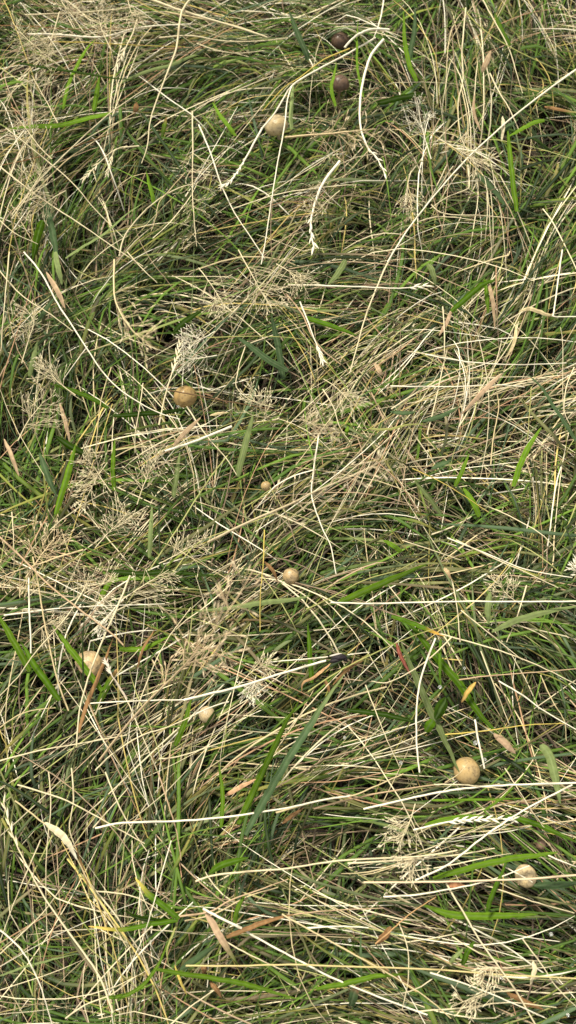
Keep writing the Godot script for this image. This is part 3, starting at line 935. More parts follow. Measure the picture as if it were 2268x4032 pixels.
	panicle("widest pale seed head right of the big blurred one", 2, [1200, -30, 1260, 80, 1320, 190, 1370, 270], 140, 7, 0.085, CREAM, 1.1, 8)
	panicle("cream seed head on the left edge beside dark shade", 2, [90, 930, 130, 850, 180, 780, 230, 720], 115, 7, 0.084)
	panicle("seed head over the shaded blades at the lower left", 2, [560, 1190, 510, 1120, 470, 1060, 420, 1010], 90, 6, 0.08)
	panicle("dense pale seed head hanging to the lower left", 2, [540, 1040, 490, 1110, 450, 1190, 420, 1260], 90, 6, 0.08, CREAM, 1.1)
	panicle("pale seed head below the thick short white straw", 2, [690, 1250, 720, 1160, 760, 1070, 800, 1000], 115, 6, 0.082)
	panicle("blurred seed head right of the elbow shaped stem", 2, [1380, 860, 1330, 800, 1290, 740, 1250, 690], 80, 5, 0.15)
	panicle("seed head at the left edge above the sweeping straws", 2, [110, 540, 150, 400, 170, 330, 120, 250], 90, 6, 0.08)
	panicle("loose seed head left of the big blurred tan one", 2, [380, 700, 300, 640, 250, 590, 190, 560], 90, 6, 0.08)
	green("broad blue green blade slanting down right, middle of the picture", 34, BLUE * 1.1, 2, [1449, 578, 1360, 530, 1270, 462, 1180, 398], 0.076)
	green("long grey green blade hanging behind the broad blue green one", 32, BLUE * 0.9, 2, [1425, 620, 1400, 460, 1365, 290], 0.064)
	green("pale grey green blade upright below the ochre mushroom's right", 32, PALE * 0.8, 2, [1195, 1110, 1230, 960, 1275, 790], 0.07)
	green("green blade pointing left, its base under the ochre mushroom", 22, GREEN, 2, [545, 768, 470, 720, 360, 675, 240, 638], 0.074)
	green("dark green blade level under the ochre mushroom", 24, DEEP * 1.4, 2, [570, 805, 700, 796, 830, 785, 955, 768], 0.07)
	green("bright green blade standing tall at the lower left", 34, BRIGHT * 0.85, 2, [278, 1300, 322, 1160, 350, 1060, 380, 950], 0.082)
	green("broad dark green blade slanting across the tall bright one", 32, DEEP * 1.5, 2, [275, 905, 380, 970, 495, 1028], 0.068, DEEP * 1.5, true)
	green("bright green upright blade right of the tall one at lower left", 22, BRIGHT * 0.8, 2, [575, 1180, 568, 1060, 578, 920], 0.066)
	green("grey green blade hanging below the thick short white straw", 26, PALE * 0.8, 2, [872, 1215, 885, 1120, 905, 985], 0.068)
	green("pale broad blade tip at the top of the left middle", 26, PALE * 1.1, 2, [278, -20, 292, 60, 312, 145], 0.072)
	green("blue grey leaf in the left shade", 30, BLUE, 2, [198, 990, 238, 1100, 285, 1210], 0.068, BLUE, true)
	green("pale green blade upright in the left, under the sweeping straws", 24, PALE * 0.8, 2, [148, 605, 168, 510, 190, 425], 0.068)
	green("blue green blade tip crossing under the upper sweeping straw", 24, BLUE, 2, [185, 335, 230, 270, 275, 205], 0.068, BLUE, true)
	green("dark green blade behind the wide seed heads", 30, DEEP * 1.5, 2, [870, 390, 930, 330, 1020, 270], 0.064, DEEP, true)
	dry("tan blade along the long sweeping straw at the left", 24, TAN * 1.3, 2, [232, 80, 290, 178, 328, 265], 0.074)
	dry("tan blade standing in the shade left of the tall bright blade", 20, TAN * 1.2, 2, [300, 740, 330, 840, 352, 940], 0.068)
	dry("broad pale brown blade below right of the ochre mushroom", 24, TAN * 1.2, 2, [870, 960, 930, 890, 1010, 812], 0.11)
	dry("short cut straw piece right of the ochre mushroom", 16, STRAW, 2, [1055, 803, 1100, 792, 1150, 788], 0.07)
	dry("tan bent leaf at the left edge low down", 20, TAN * 1.2, 2, [20, 920, 60, 1010, 95, 1110], 0.07)

	# ---- right of the middle
	spike("level white straw that ends in a swollen cream sheath, right of the middle", 10, WHITE, 3, [0, 145, 200, 150, 400, 157, 540, 163, 620, 158, 700, 150], 0.78, 1.2, 0.086)
	straw("tall pale straw leaning left under the level sheathed one", 14, CREAM, 3, [530, -20, 480, 80, 430, 200, 382, 330, 350, 450, 310, 590], 0.08)
	straw("white straw bent at a right angle at the right edge", 11, WHITE, 3, [1380, -30, 1355, 150, 1338, 280, 1334, 303, 1380, 306, 1470, 305], 0.09, 0.8)
	straw("pale stem crossing pink dead blades at the right", 10, CREAM, 3, [778, 255, 788, 400, 784, 555], 0.08)
	straw("pinkish straw slanting down right at the middle", 12, PINK * 1.2, 3, [-10, 190, 70, 290, 120, 400, 180, 478, 265, 545], 0.072)
	spike("small white awned seed head beside the pinkish straw", 8, WHITE, 3, [60, 230, 100, 330, 130, 410, 155, 470, 175, 528], 0.65, 0.8, 0.078)
	straw("long white crooked straw running down the middle", 11, WHITE, 3, [155, 900, 135, 1030, 118, 1180, 136, 1270, 180, 1385, 215, 1460, 242, 1600], 0.084, 0.7)
	straw("wiry white straw with a wavy bend at the middle", 9, CREAM, 3, [175, 670, 228, 760, 265, 870, 320, 940], 0.078)
	panicle("big cream seed head on a long thick tan stem, right of the middle", 3, [-400, 1440, -200, 1340, -10, 1258, 150, 1180, 300, 1115, 400, 1070, 500, 1020], 165, 15, 0.27, Color(0.60, 0.50, 0.32), 1.35, 7)
	straw("level pale straw in the matted right, upper of three", 9, CREAM, 3, [600, 480, 800, 510, 945, 550], 0.076)
	straw("level white straw in the matted right, middle of three", 11, WHITE, 3, [690, 495, 900, 532, 1130, 547, 1400, 538], 0.08)
	straw("level white straw in the matted right, lowest of three", 11, WHITE, 3, [515, 655, 800, 658, 1060, 648, 1190, 660], 0.08)
	straw("cream straw rising right through the matted right", 11, CREAM, 3, [520, 770, 660, 680, 800, 600, 940, 540], 0.074)
	straw("pale straw rising steeply at the right, left of the pink blade", 11, CREAM, 3, [700, 900, 740, 740, 770, 600, 800, 470], 0.074)
	straw("white straw rising steeply right of the bright blade", 10, CREAM, 3, [860, 860, 920, 760, 1010, 600, 1130, 420, 1160, 330], 0.078)
	straw("thin yellow straw slanting down right from the big cream seed head", 8, YELLOW, 3, [625, 1068, 740, 1122, 860, 1190, 1010, 1290], 0.082)
	straw("pale green straw upright at the far right", 8, LIME, 3, [1225, 660, 1215, 790, 1205, 930], 0.078)
	straw("curved pale straw at the far right edge", 9, CREAM, 3, [1440, 560, 1400, 660, 1390, 780, 1420, 850], 0.078)
	straw("pale tan straw leaning left above the bright blade at right", 10, STRAW, 3, [1020, 1050, 1035, 900, 1060, 760, 1040, 640], 0.074)
	panicle("blurred pale seed head above the big cream one", 3, [180, 620, 240, 660, 290, 710, 340, 760], 89, 6, 0.24, CREAM, 1.1)
	panicle("faint blurred seed head left of the big cream one", 3, [30, 820, 90, 830, 150, 860, 230, 880], 72, 6, 0.29, Color(0.5, 0.42, 0.26), 1.1)
	panicle("seed head hanging at the top of the right middle's left side", 3, [-60, 40, 10, 80, 60, 120, 100, 190], 95, 6, 0.082)
	green("curved green blade rising right to a rounded end", 28, GREEN * 1.2, 3, [820, 280, 920, 190, 985, 140, 1045, 120], 0.076)
	green("short bright blade hanging under the curved rounded one", 22, BRIGHT * 0.8, 3, [992, 120, 1000, 200, 1006, 290], 0.07)
	green("long blue green blade slanting down to the right edge", 28, BLUE * 1.1, 3, [1450, 930, 1400, 850, 1340, 760, 1270, 655, 1180, 575], 0.08)
	green("bright green blade standing in the right, yellow at its base", 28, BRIGHT, 3, [1135, 1160, 1165, 1060, 1210, 960, 1275, 862], 0.08)
	green("grey green blade tip pointing left above the level sheathed straw", 30, PALE * 0.9, 3, [290, 20, 252, 85, 200, 145], 0.078)
	green("blue green blade tip under the right end of the sheathed straw", 30, PALE * 0.8, 3, [705, 40, 728, 80, 742, 150], 0.076)
	green("small green blade upright below the big cream seed head's right", 22, BRIGHT * 0.8, 3, [840, 1160, 878, 1075, 912, 995], 0.07)
	green("small blue green blade end right of the big cream seed head", 28, BLUE * 1.3, 3, [720, 1072, 770, 1048, 825, 1026], 0.072, BLUE, true)
	green("bright blade pointing up left, low in the right middle", 28, BRIGHT, 3, [965, 1310, 925, 1230, 880, 1165], 0.074)
	green("grey green blade behind the yellow straw", 28, PALE * 0.6, 3, [770, 1300, 700, 1205, 630, 1120], 0.066)
	green("green blade slanting down at the middle beside the pinkish straw", 26, GREEN * 1.2, 3, [90, 310, 200, 345, 345, 400], 0.068)
	green("blue green blade among pale straws, left of the pink blade", 26, BLUE, 3, [675, 832, 770, 805, 865, 755], 0.07, BLUE, true)
	green("short blue green blade left of the pale steep straw", 24, BLUE * 1.1, 3, [515, 782, 580, 790, 645, 785], 0.07, BLUE, true)
	green("olive blade lying level above the big cream seed head", 14, LIME * 0.6, 3, [410, 870, 500, 872, 600, 850, 700, 845], 0.078)
	green("tiny bright leaf left of the big cream seed head", 18, BRIGHT, 3, [292, 905, 296, 880, 302, 855], 0.09, BRIGHT, true)
	dry("broad pinkish dead blade lying across the matted straw at right", 24, PINK * 1.1, 3, [1072, 595, 1000, 665, 935, 730, 870, 800], 0.08)
	dry("curled tan blade left of the right angled white straw", 20, STRAW, 3, [1170, 278, 1215, 265, 1285, 288, 1350, 306], 0.084)
	dry("tan blade hanging straight beside the right angled straw", 18, TAN, 3, [1000, 120, 1030, 220, 1040, 370], 0.074)
	dry("small tan leaf like a spearhead at the middle", 26, TAN * 1.2, 3, [438, 540, 458, 575, 478, 602], 0.074)
	dry("tan blade along the straw bundle right of the spearhead leaf", 18, PINK, 3, [760, 400, 800, 330, 830, 250], 0.074)
	dry("twisted tan strip near the right angled straw's lower left", 16, STRAW, 3, [1150, 340, 1140, 430, 1100, 510], 0.078)

	# ---- lower left of the picture
	straw("thick white straw pointing at the dark lump", 17, WHITE, 4, [925, 946, 1050, 915, 1200, 880, 1440, 805, 1640, 748], 0.092, 0.85)
	straw("thin white straw joined to the left end of the thick one", 9, WHITE, 4, [455, 963, 700, 950, 940, 944], 0.09, 0.9)
	straw("pale level straw above the large torn mushroom", 11, WHITE, 4, [20, 520, 250, 490, 480, 474, 830, 462], 0.084)
	straw("thick pale stalk crossing the large torn mushroom", 15, CREAM, 4, [655, 320, 590, 480, 532, 610, 470, 762, 430, 880, 400, 1000, 385, 1175], 0.10, 0.7)
	straw("tan stalk leaning right, left of the large torn mushroom", 12, STRAW, 4, [165, 225, 190, 350, 220, 530, 250, 680, 290, 850, 345, 1000], 0.086, 0.9)
	straw("upright white straw left of the tan leaning stalk", 12, WHITE, 4, [145, 330, 148, 500, 153, 600, 156, 710], 0.088, 1.0)
	straw("long cream straw rising right through the tan seed heads", 11, CREAM, 4, [440, 360, 340, 520, 180, 705, 90, 830, -30, 955], 0.088)
	straw("thick tan stem slanting down right over the torn mushroom's upper left", 14, TAN * 1.3, 4, [-20, 110, 120, 240, 250, 370, 400, 490, 560, 610, 620, 670], 0.10, 0.8)
	panicle("big blurred tan seed head on a long tan stem above the small cream mushroom", 4, [500, 1250, 700, 1000, 900, 800, 1000, 690, 1080, 590, 1200, 420, 1300, 250], 204, 13, 0.29, Color(0.56, 0.43, 0.26), 1.7, 7)
	panicle("blurred tan seed head just above the thick white straw", 4, [860, 840, 940, 770, 1010, 740, 1090, 720, 1200, 700], 144, 9, 0.24, Color(0.58, 0.45, 0.28), 1.6, 5)
	straw("pale straw rising right to the small cream mushroom", 11, CREAM, 4, [480, 1300, 560, 1222, 700, 1130, 850, 1080, 1005, 1010], 0.08)
	straw("wiry white stem end over the top of the small cream mushroom", 9, WHITE, 4, [985, 1015, 1080, 975, 1150, 955], 0.088, 1.0)
	straw("pale straw rising gently below the large torn mushroom", 11, CREAM, 4, [0, 1252, 200, 1200, 400, 1165, 640, 1122], 0.082)
	straw("pale straw rising right below the small cream mushroom", 11, CREAM, 4, [800, 1242, 900, 1230, 1100, 1165, 1270, 1110], 0.084)
	straw("pale straw slanting down right past the small cream mushroom's left", 11, CREAM, 4, [565, 830, 640, 950, 700, 1090, 790, 1300], 0.082)
	straw("white straw leaning up right left of the small cream mushroom", 10, CREAM, 4, [690, 990, 750, 830, 830, 660, 960, 480], 0.084)
	straw("pale straw rising right at the lower left corner's top", 10, STRAW, 4, [-10, 1090, 120, 1010, 280, 985], 0.078)
	straw("cream straw slanting left below the large torn mushroom", 9, CREAM, 4, [480, 1020, 530, 900, 620, 780, 700, 690], 0.08)
	straw("pale straw upright at the left edge under the level one", 9, CREAM, 4, [60, 0, 68, 120, 72, 260], 0.08)
	straw("pale green seed stem rising right above the blurred tan head", 9, LIME * 1.2, 4, [870, 305, 960, 190, 1040, 132, 1200, 75, 1400, 5], 0.085)
	straw("yellow stem hanging straight beside the speckled mushroom", 9, YELLOW * 1.1, 4, [1330, 90, 1325, 250, 1310, 420, 1308, 600], 0.085)
	dry("orange brown blade beside the large torn mushroom", 22, ORANGE * 1.2, 4, [395, 1110, 440, 960, 485, 850, 530, 745, 568, 635], 0.086, ORANGE, false)
	dry("broad tan leaf with a green base right of the orange brown blade", 34, GREEN * 1.3, 4, [480, 1000, 520, 910, 560, 840, 590, 790], 0.08, Color(0.5, 0.28, 0.12), true)
	dry("thin orange blade right of the broad tan leaf", 12, ORANGE * 1.1, 4, [690, 790, 720, 690, 780, 590], 0.076)
	dry("small orange curl of leaf left of the speckled mushroom", 18, ORANGE, 4, [1330, 250, 1370, 290, 1395, 350], 0.076)
	green("broad green blade crossing the large torn mushroom", 30, BRIGHT * 0.9, 4, [515, 900, 430, 790, 350, 685, 265, 570], 0.09)
	green("very dark thin blade standing before the large torn mushroom", 9, INK, 4, [422, 920, 417, 780, 415, 640, 432, 470], 0.10)
	green("long pale blue green blade lying level under the speckled mushroom", 26, PALE * 0.9, 4, [980, 503, 1200, 476, 1330, 455, 1470, 440, 1560, 420], 0.08, PALE, true)
	green("green blade slanting down from the left edge by the level straw", 30, BRIGHT * 0.75, 4, [150, 800, 90, 690, 40, 600, -20, 500], 0.07)
	green("dark green blade lying level under the seed heads", 26, DEEP * 1.5, 4, [540, 295, 700, 310, 850, 302, 1120, 328], 0.068)
	green("broad green blade leaning left of the torn mushroom", 32, GREEN * 1.2, 4, [300, 950, 230, 850, 160, 750, 110, 660], 0.074)
	green("green blade under the small cream mushroom's left", 30, BRIGHT * 0.7, 4, [880, 1175, 930, 1060, 962, 935], 0.068)
	green("dark green leaf tip lying on the small cream mushroom", 14, DEEP * 1.4, 4, [1020, 1100, 1050, 1050, 1090, 990], 0.09)
	green("green blade above the small dark hollow at left", 26, BRIGHT * 0.8, 4, [600, 690, 700, 690, 760, 670, 860, 620], 0.072)
	green("bright blade slanting by the tan seed head at left middle", 26, BRIGHT, 4, [500, 440, 540, 370, 600, 310], 0.07)
	green("grey green upright blade through the left seed heads", 22, PALE, 4, [752, 230, 758, 100, 765, -30], 0.084)
	panicle("large tan seed head at the left edge, densest of all", 4, [420, 190, 300, 225, 200, 260, 100, 290, 0, 330], 150, 10, 0.088, Color(0.62, 0.49, 0.28), 1.1, 9)
	panicle("upper tan seed head above the densest one", 4, [130, 330, 200, 230, 260, 150, 310, 90], 120, 8, 0.086, Color(0.62, 0.50, 0.30), 1.1)
	panicle("seed head above the pale level straw, left of the middle", 4, [300, 480, 390, 430, 480, 380, 570, 340], 125, 7, 0.086)
	panicle("wide thin seed head right of the level straw's seed heads", 4, [600, 450, 690, 390, 770, 340, 850, 290], 125, 7, 0.086, CREAM, 0.9)
	panicle("white fine seed head hanging above the dark hollow", 4, [620, 440, 580, 480, 540, 530, 500, 570], 105, 6, 0.09, WHITE, 0.8)
	panicle("seed head highest of those in the lower left", 4, [480, 180, 540, 110, 600, 50, 650, -10], 115, 6, 0.084)
	panicle("seed head between the lower left heads and the speckled mushroom", 4, [800, 260, 880, 220, 950, 180, 1030, 160], 115, 6, 0.086)
	panicle("small seed head on the left edge near the level straw's bend", 4, [160, 620, 210, 580, 260, 560, 320, 590], 70, 5, 0.082)
	panicle("tiny seed head above the thick white straw near the dark lump", 4, [1200, 870, 1260, 810, 1310, 780, 1370, 760], 80, 5, 0.086, CREAM, 1.1)
	panicle("small wiry seed head beneath the thick white straw", 4, [1290, 820, 1280, 860, 1270, 890, 1262, 930], 60, 5, 0.082, WHITE, 0.9)
	spike("small curled seed head right of the orange brown blade", 7, Color(0.5, 0.42, 0.34), 4, [640, 940, 590, 860, 560, 820, 545, 780, 530, 752], 0.5, 0.7, 0.092)

	# ---- lower right of the picture
	straw("longest level white straw, running to the right edge above the dark lump", 12, WHITE, 5, [215, 455, 400, 461, 620, 456, 860, 450, 1150, 451, 1480, 450], 0.094, 0.9)
	straw("thin white straw ending at the dark lump's left side", 9, WHITE, 5, [-110, 758, 0, 746, 100, 740, 200, 728], 0.082, 0.9)
	straw("short pale straw leading away right from the dark lump", 9, WHITE, 5, [300, 718, 350, 712, 410, 706], 0.078)
	straw("pale straw topped by a curled tan leaf, crossing the level white straw", 11, CREAM, 5, [795, 285, 828, 360, 850, 480, 866, 655], 0.086, 0.6)
	straw("pale straw hanging long and straight left of the honey mushroom", 13, WHITE, 5, [742, 635, 690, 770, 656, 900, 645, 1050, 650, 1200, 662, 1310], 0.09, 0.9)
	straw("pale straw arching in a wide bow right of the dark lump", 10, CREAM, 5, [825, 628, 730, 722, 620, 802, 500, 857, 420, 850], 0.086)
	straw("pale straw slanting down right above the level white straw", 9, CREAM, 5, [575, 143, 690, 180, 870, 242], 0.08)
	straw("upper of two long parallel straws slanting to the right edge", 11, WHITE, 5, [800, 130, 1000, 210, 1200, 290, 1430, 330], 0.084)
	straw("lower of two long parallel straws slanting to the right edge", 10, CREAM, 5, [845, 140, 1050, 240, 1200, 305, 1360, 382], 0.084)
	straw("long pale straw slanting down right from the orange green blade", 11, CREAM, 5, [760, 612, 1000, 678, 1150, 728, 1300, 792, 1460, 872], 0.082)
	straw("pale straw slanting down right crossing the broad pale blade", 10, CREAM, 5, [870, 495, 1000, 600, 1180, 745], 0.08)
	straw("white straw slanting to the right edge above the honey mushroom", 12, WHITE, 5, [1060, 850, 1180, 922, 1290, 1002, 1470, 1105], 0.086)
	straw("pale straw leaning left across the broad pale blade", 11, CREAM, 5, [1200, 370, 1162, 500, 1100, 655], 0.086)
	straw("tan straw lying nearly level, third above the honey mushroom", 10, TAN * 1.3, 5, [860, 845, 1000, 825, 1200, 810, 1460, 788], 0.084)
	straw("yellowish straw rising gently to the right above the honey mushroom", 9, YELLOW * 1.1, 5, [790, 1120, 1000, 1100, 1200, 1072, 1390, 1064], 0.082)
	straw("short thick white straw pointing down at the honey mushroom", 14, WHITE, 5, [940, 1045, 960, 1160, 988, 1290], 0.088, 0.9)
	straw("pale straw leaning down right from the level tan one", 9, CREAM, 5, [970, 700, 1040, 880, 1112, 1065], 0.08)
	straw("yellow green stem rising right over the dark lump", 10, LIME, 5, [100, 905, 250, 805, 420, 718, 640, 620, 890, 545], 0.084)
	straw("yellow green stem rising right below the speckled mushroom", 10, LIME, 5, [90, 490, 200, 440, 380, 345, 560, 290, 700, 215], 0.082)
	straw("pale straw rising right from the lower left of the dark lump", 10, CREAM, 5, [0, 1095, 80, 1000, 180, 890, 268, 800], 0.084)
	straw("white straw slanting down right beside the dark lump", 9, CREAM, 5, [390, 870, 440, 1000, 500, 1150, 560, 1280], 0.078)
	straw("brown green straw slanting at the right beside the long bright stem", 9, STRAW, 5, [1270, 820, 1330, 950, 1390, 1050, 1400, 1150], 0.076)
	straw("pale straw slanting down right right of the crooked straw", 9, CREAM, 5, [490, 350, 560, 440, 640, 540], 0.078)
	panicle("small pale seed head near the right edge above the level white straw", 5, [1180, 470, 1120, 430, 1080, 390, 1050, 330], 75, 5, 0.082)
	panicle("cream plume cut off by the right edge", 5, [1520, 340, 1490, 320, 1460, 300, 1440, 270], 55, 6, 0.085, WHITE, 1.3, 8)
	green("largest grey green blade, running down left from the dark lump", 38, BLUE * 1.35, 5, [-215, 1625, -110, 1435, 0, 1245, 100, 1090, 182, 960, 285, 812], 0.094, PALE)
	green("bright green blade left of and beside the largest grey green one", 36, BRIGHT * 0.85, 5, [-250, 1570, -180, 1420, -120, 1290, -20, 1080, 60, 945], 0.088)
	green("broad bright green blade rising right above the level white straw", 32, BRIGHT * 0.75, 5, [255, 455, 400, 390, 540, 330, 700, 262], 0.08)
	green("broad pale green blade arching to the right edge under the white straw", 32, PALE * 0.85, 5, [1025, 605, 1120, 557, 1260, 512, 1470, 470], 0.084, PALE, true)
	green("long pale green blade slanting down to the honey mushroom", 34, PALE * 0.65, 5, [570, 660, 640, 825, 720, 1005, 790, 1150, 862, 1310], 0.072, PALE * 0.8, true)
	green("broad dark green blade parallel to the long pale one", 38, GREEN, 5, [600, 540, 720, 700, 850, 850, 960, 1012, 1060, 1120], 0.07, GREEN, true)
	green("green blade with an orange and yellow end right of the dark lump", 26, GREEN * 1.2, 5, [520, 525, 640, 565, 700, 590, 790, 625], 0.078, Color(0.6, 0.3, 0.06))
	green("hanging green blade tip with a drop on its end", 16, GREEN * 1.3, 5, [770, 640, 764, 760, 768, 875], 0.084)
	green("dark green blade nearly level under the dark lump", 26, DEEP * 1.6, 5, [300, 995, 450, 1013, 560, 1035, 645, 1060], 0.074)
	green("dark oval leaf standing between long blades", 56, DEEP * 1.8, 5, [795, 935, 768, 990, 742, 1045], 0.076, DEEP * 1.8, true)
	green("second smaller oval leaf below the dark one", 44, GREEN, 5, [690, 1105, 715, 1070, 740, 1030], 0.074, GREEN, true)
	green("short pale oval leaf crossed by the level white straw", 34, PALE * 0.8, 5, [1018, 400, 1005, 480, 1012, 565], 0.08, PALE, true)
	green("broad pale blade hanging down at the right, beside the honey mushroom", 44, PALE * 0.9, 5, [1275, 1170, 1320, 1240, 1345, 1340, 1370, 1470], 0.072, PALE)
	green("green blade standing left of the dark lump", 26, GREEN * 1.2, 5, [120, 860, 110, 720, 100, 560], 0.066)
	green("small green blade pair above the crooked straw's end", 24, BRIGHT, 5, [570, 200, 530, 170, 480, 140], 0.074)
	dry("orange tipped blade leaning on the largest grey green one", 20, ORANGE * 1.2, 5, [225, 870, 300, 790, 360, 750, 410, 715], 0.088, LIME)
	dry("tan curved stem hanging from the dark lump", 16, Color(0.5, 0.3, 0.15), 5, [215, 762, 170, 800, 130, 832, 75, 862, 70, 910], 0.076)
	dry("dark red blade beside the black hollow", 20, RED, 5, [543, 655, 572, 735, 618, 820], 0.074, Color(0.35, 0.13, 0.1))
	dry("orange spotted blade end right of the honey mushroom's long pale blade", 22, Color(0.45, 0.30, 0.08), 5, [945, 855, 905, 905, 872, 960], 0.08, ORANGE)
	dry("broad pinkish brown leaf near the honey mushroom's upper right", 40, PINK, 5, [1035, 1115, 1095, 1165, 1145, 1215], 0.07)
	dry("curled tan leaf over the level white straw", 24, Color(0.5, 0.36, 0.2), 5, [788, 280, 805, 305, 822, 345], 0.09)
	dry("short orange leaf stub below the dark lump", 18, ORANGE * 1.2, 5, [185, 840, 200, 880, 215, 920], 0.072)

	# ---- bottom left of the picture
	straw("long white straw running level to the right, upper bottom left", 14, WHITE, 6, [480, 303, 620, 276, 880, 268, 1150, 245, 1449, 200, 1600, 165, 1760, 140], 0.092, 0.75)
	straw("pale straw slanting down right to the long level white one", 11, CREAM, 6, [88, 85, 300, 150, 470, 235, 600, 310, 728, 380], 0.084)
	spike("long pale straw with a barbed head in the left bottom corner", 11, CREAM, 6, [568, 1230, 500, 1050, 400, 900, 290, 750, 200, 610, 90, 400, 50, 290, 18, 165], 0.72, 1.0, 0.088)
	straw("long straw wearing a wide cream sheath at the left", 11, STRAW, 6, [75, 165, 230, 285, 345, 375, 385, 450, 450, 580, 530, 720, 640, 905], 0.088)
	dry("wide cream leaf sheath wrapped on the long left straw", 34, CREAM, 6, [225, 275, 290, 320, 345, 380, 388, 462], 0.098, WHITE)
	straw("upright pale straw at the far left bottom", 9, CREAM, 6, [245, 20, 256, 200, 236, 400, 230, 640, 240, 885], 0.086)
	straw("pale straw leaning left at the left edge", 9, CREAM, 6, [205, 360, 120, 560, 62, 700, -10, 900], 0.082)
	straw("white curved straw sweeping to the bottom edge at left", 11, WHITE, 6, [-20, 800, 100, 905, 180, 1040, 230, 1180, 275, 1330], 0.088)
	straw("thin white straw leaning left through the bottom left centre", 8, WHITE, 6, [862, 365, 820, 510, 780, 660, 720, 850, 640, 1030], 0.086)
	straw("long white straw rising gently to the right from the bottom left centre", 13, CREAM, 6, [985, 570, 1060, 545, 1200, 525, 1449, 505, 1700, 468, 2100, 445, 2300, 415], 0.09, 0.8)
	straw("flat white straw stub slanting down right beside the pink leaf", 16, WHITE, 6, [1022, 708, 1120, 760, 1215, 806], 0.09, 1.0)
	straw("white straw carrying on the line of the flat stub to the right", 13, WHITE, 6, [1218, 810, 1330, 875, 1460, 945, 1630, 1035, 1850, 1130, 2150, 1242], 0.084, 0.8)
	straw("long yellowish straw lying level near the bottom", 11, YELLOW * Color(1.1, 1.15, 2.2), 6, [935, 995, 1200, 996, 1449, 990, 1750, 998, 2150, 1012, 2450, 1035, 2930, 1062], 0.09, 0.9)
	straw("cream straw arching over the yellow tipped plant", 9, CREAM, 6, [485, 620, 650, 640, 760, 690, 860, 765], 0.078)
	straw("tan jointed stem hanging from above in the bottom left centre", 11, TAN * 1.2, 6, [795, 20, 850, 190, 890, 330, 912, 465], 0.08)
	straw("tan straw fanning right from the yellow tipped plant", 13, TAN * 1.3, 6, [890, 748, 1050, 725, 1160, 665, 1300, 615, 1449, 560], 0.074)
	straw("second tan straw fanning right under the first", 12, STRAW, 6, [930, 770, 1080, 735, 1240, 650, 1400, 600], 0.072)
	straw("pale straw rising right in the corner fan at left", 11, CREAM, 6, [470, 300, 540, 220, 645, 100], 0.08)
	straw("cream straw standing in the left fan, third from left", 11, CREAM, 6, [360, 0, 370, 160, 350, 300, 380, 400], 0.08)
	straw("cream straw leaning right out of the left fan", 11, CREAM, 6, [530, 20, 590, 170, 660, 300, 740, 420], 0.08)
	straw("cream straw rising to the right at the bottom edge", 11, CREAM, 6, [330, 1260, 430, 1190, 560, 1140, 680, 1050], 0.08)
	straw("pale straw lying across the bottom left's dark green tuft", 9, CREAM, 6, [0, 935, 110, 835, 240, 700, 330, 570], 0.082)
	straw("pale straw near the bottom edge rising right under the bright blade", 10, CREAM, 6, [860, 1290, 960, 1200, 1060, 1130, 1180, 1050], 0.082)
	straw("cream straw slanting right from the long yellowish one to the bottom", 10, CREAM, 6, [1100, 850, 1200, 910, 1320, 970, 1449, 1030], 0.078)
	green("green blade tipped yellow, pointing up left from the small plant", 28, GREEN * 1.2, 6, [900, 760, 830, 700, 745, 630, 680, 550], 0.084, YELLOW)
	green("green blade tipped orange, pointing left from the small plant", 22, GREEN * 1.2, 6, [895, 765, 760, 785, 600, 812, 445, 796], 0.082, Color(0.6, 0.4, 0.1))
	green("broad dark green blade between the two tipped ones", 34, DEEP * 1.6, 6, [870, 775, 780, 768, 690, 750, 620, 715], 0.076)
	green("yellow green stem hanging from the small plant", 10, LIME * 0.8, 6, [895, 770, 865, 850, 840, 920, 850, 1000], 0.08)
	green("long bright green blade slanting gently to the right near the bottom", 24, BRIGHT * 0.8, 6, [790, 1015, 950, 1040, 1200, 1080, 1330, 1115, 1500, 1165], 0.084)
	green("grey green flat blade rising right near the bottom", 34, BLUE * 1.2, 6, [905, 1015, 990, 960, 1095, 885], 0.076, BLUE, true)
	green("green leaf rising right below the long level white straw", 32, GREEN * 1.2, 6, [1050, 530, 1130, 482, 1250, 452], 0.076, GREEN, true)
	green("upright green blade in front of the largest grey green one's base", 22, BRIGHT * 0.8, 6, [1110, 300, 1120, 160, 1100, -30], 0.076)
	green("short bright blade at the pink leaf's right", 24, BRIGHT * 0.8, 6, [1180, 785, 1195, 710, 1235, 635], 0.072)
	green("pale green thin blade crossing the dark tuft at bottom left", 10, PALE, 6, [0, 1045, 130, 1000, 260, 965, 385, 935], 0.082)
	green("long green blade curving along the bottom left", 18, BRIGHT * 0.7, 6, [500, 1160, 640, 1140, 740, 1070, 810, 960, 850, 860], 0.076)
	dry("broad pinkish leaf hanging beside the flat white stub", 34, PINK * 1.15, 6, [1022, 712, 1075, 790, 1130, 890, 1195, 985], 0.078, GREEN)
	dry("orange brown blade rising to the right beside the pink leaf", 22, ORANGE * 1.1, 6, [1140, 852, 1240, 810, 1350, 770, 1480, 735], 0.082, ORANGE, false)
	dry("orange leaf stub near the bottom, upper of two", 26, ORANGE, 6, [1018, 990, 1026, 1015, 1034, 1045], 0.074)
	dry("orange leaf stub near the bottom, lower of two", 22, ORANGE, 6, [1055, 1075, 1085, 1110, 1115, 1155], 0.074)
	dry("short tan blade crossing above the long level white straw", 22, Color(0.5, 0.3, 0.17), 6, [1130, 140, 1200, 100, 1290, 55], 0.076)
	dry("thin orange stem slanting in the left fan", 9, ORANGE, 6, [385, 400, 420, 520, 450, 620], 0.072)
	dry("yellow blade hooked at bottom left", 12, YELLOW, 6, [880, 990, 905, 1070, 940, 1140], 0.08)

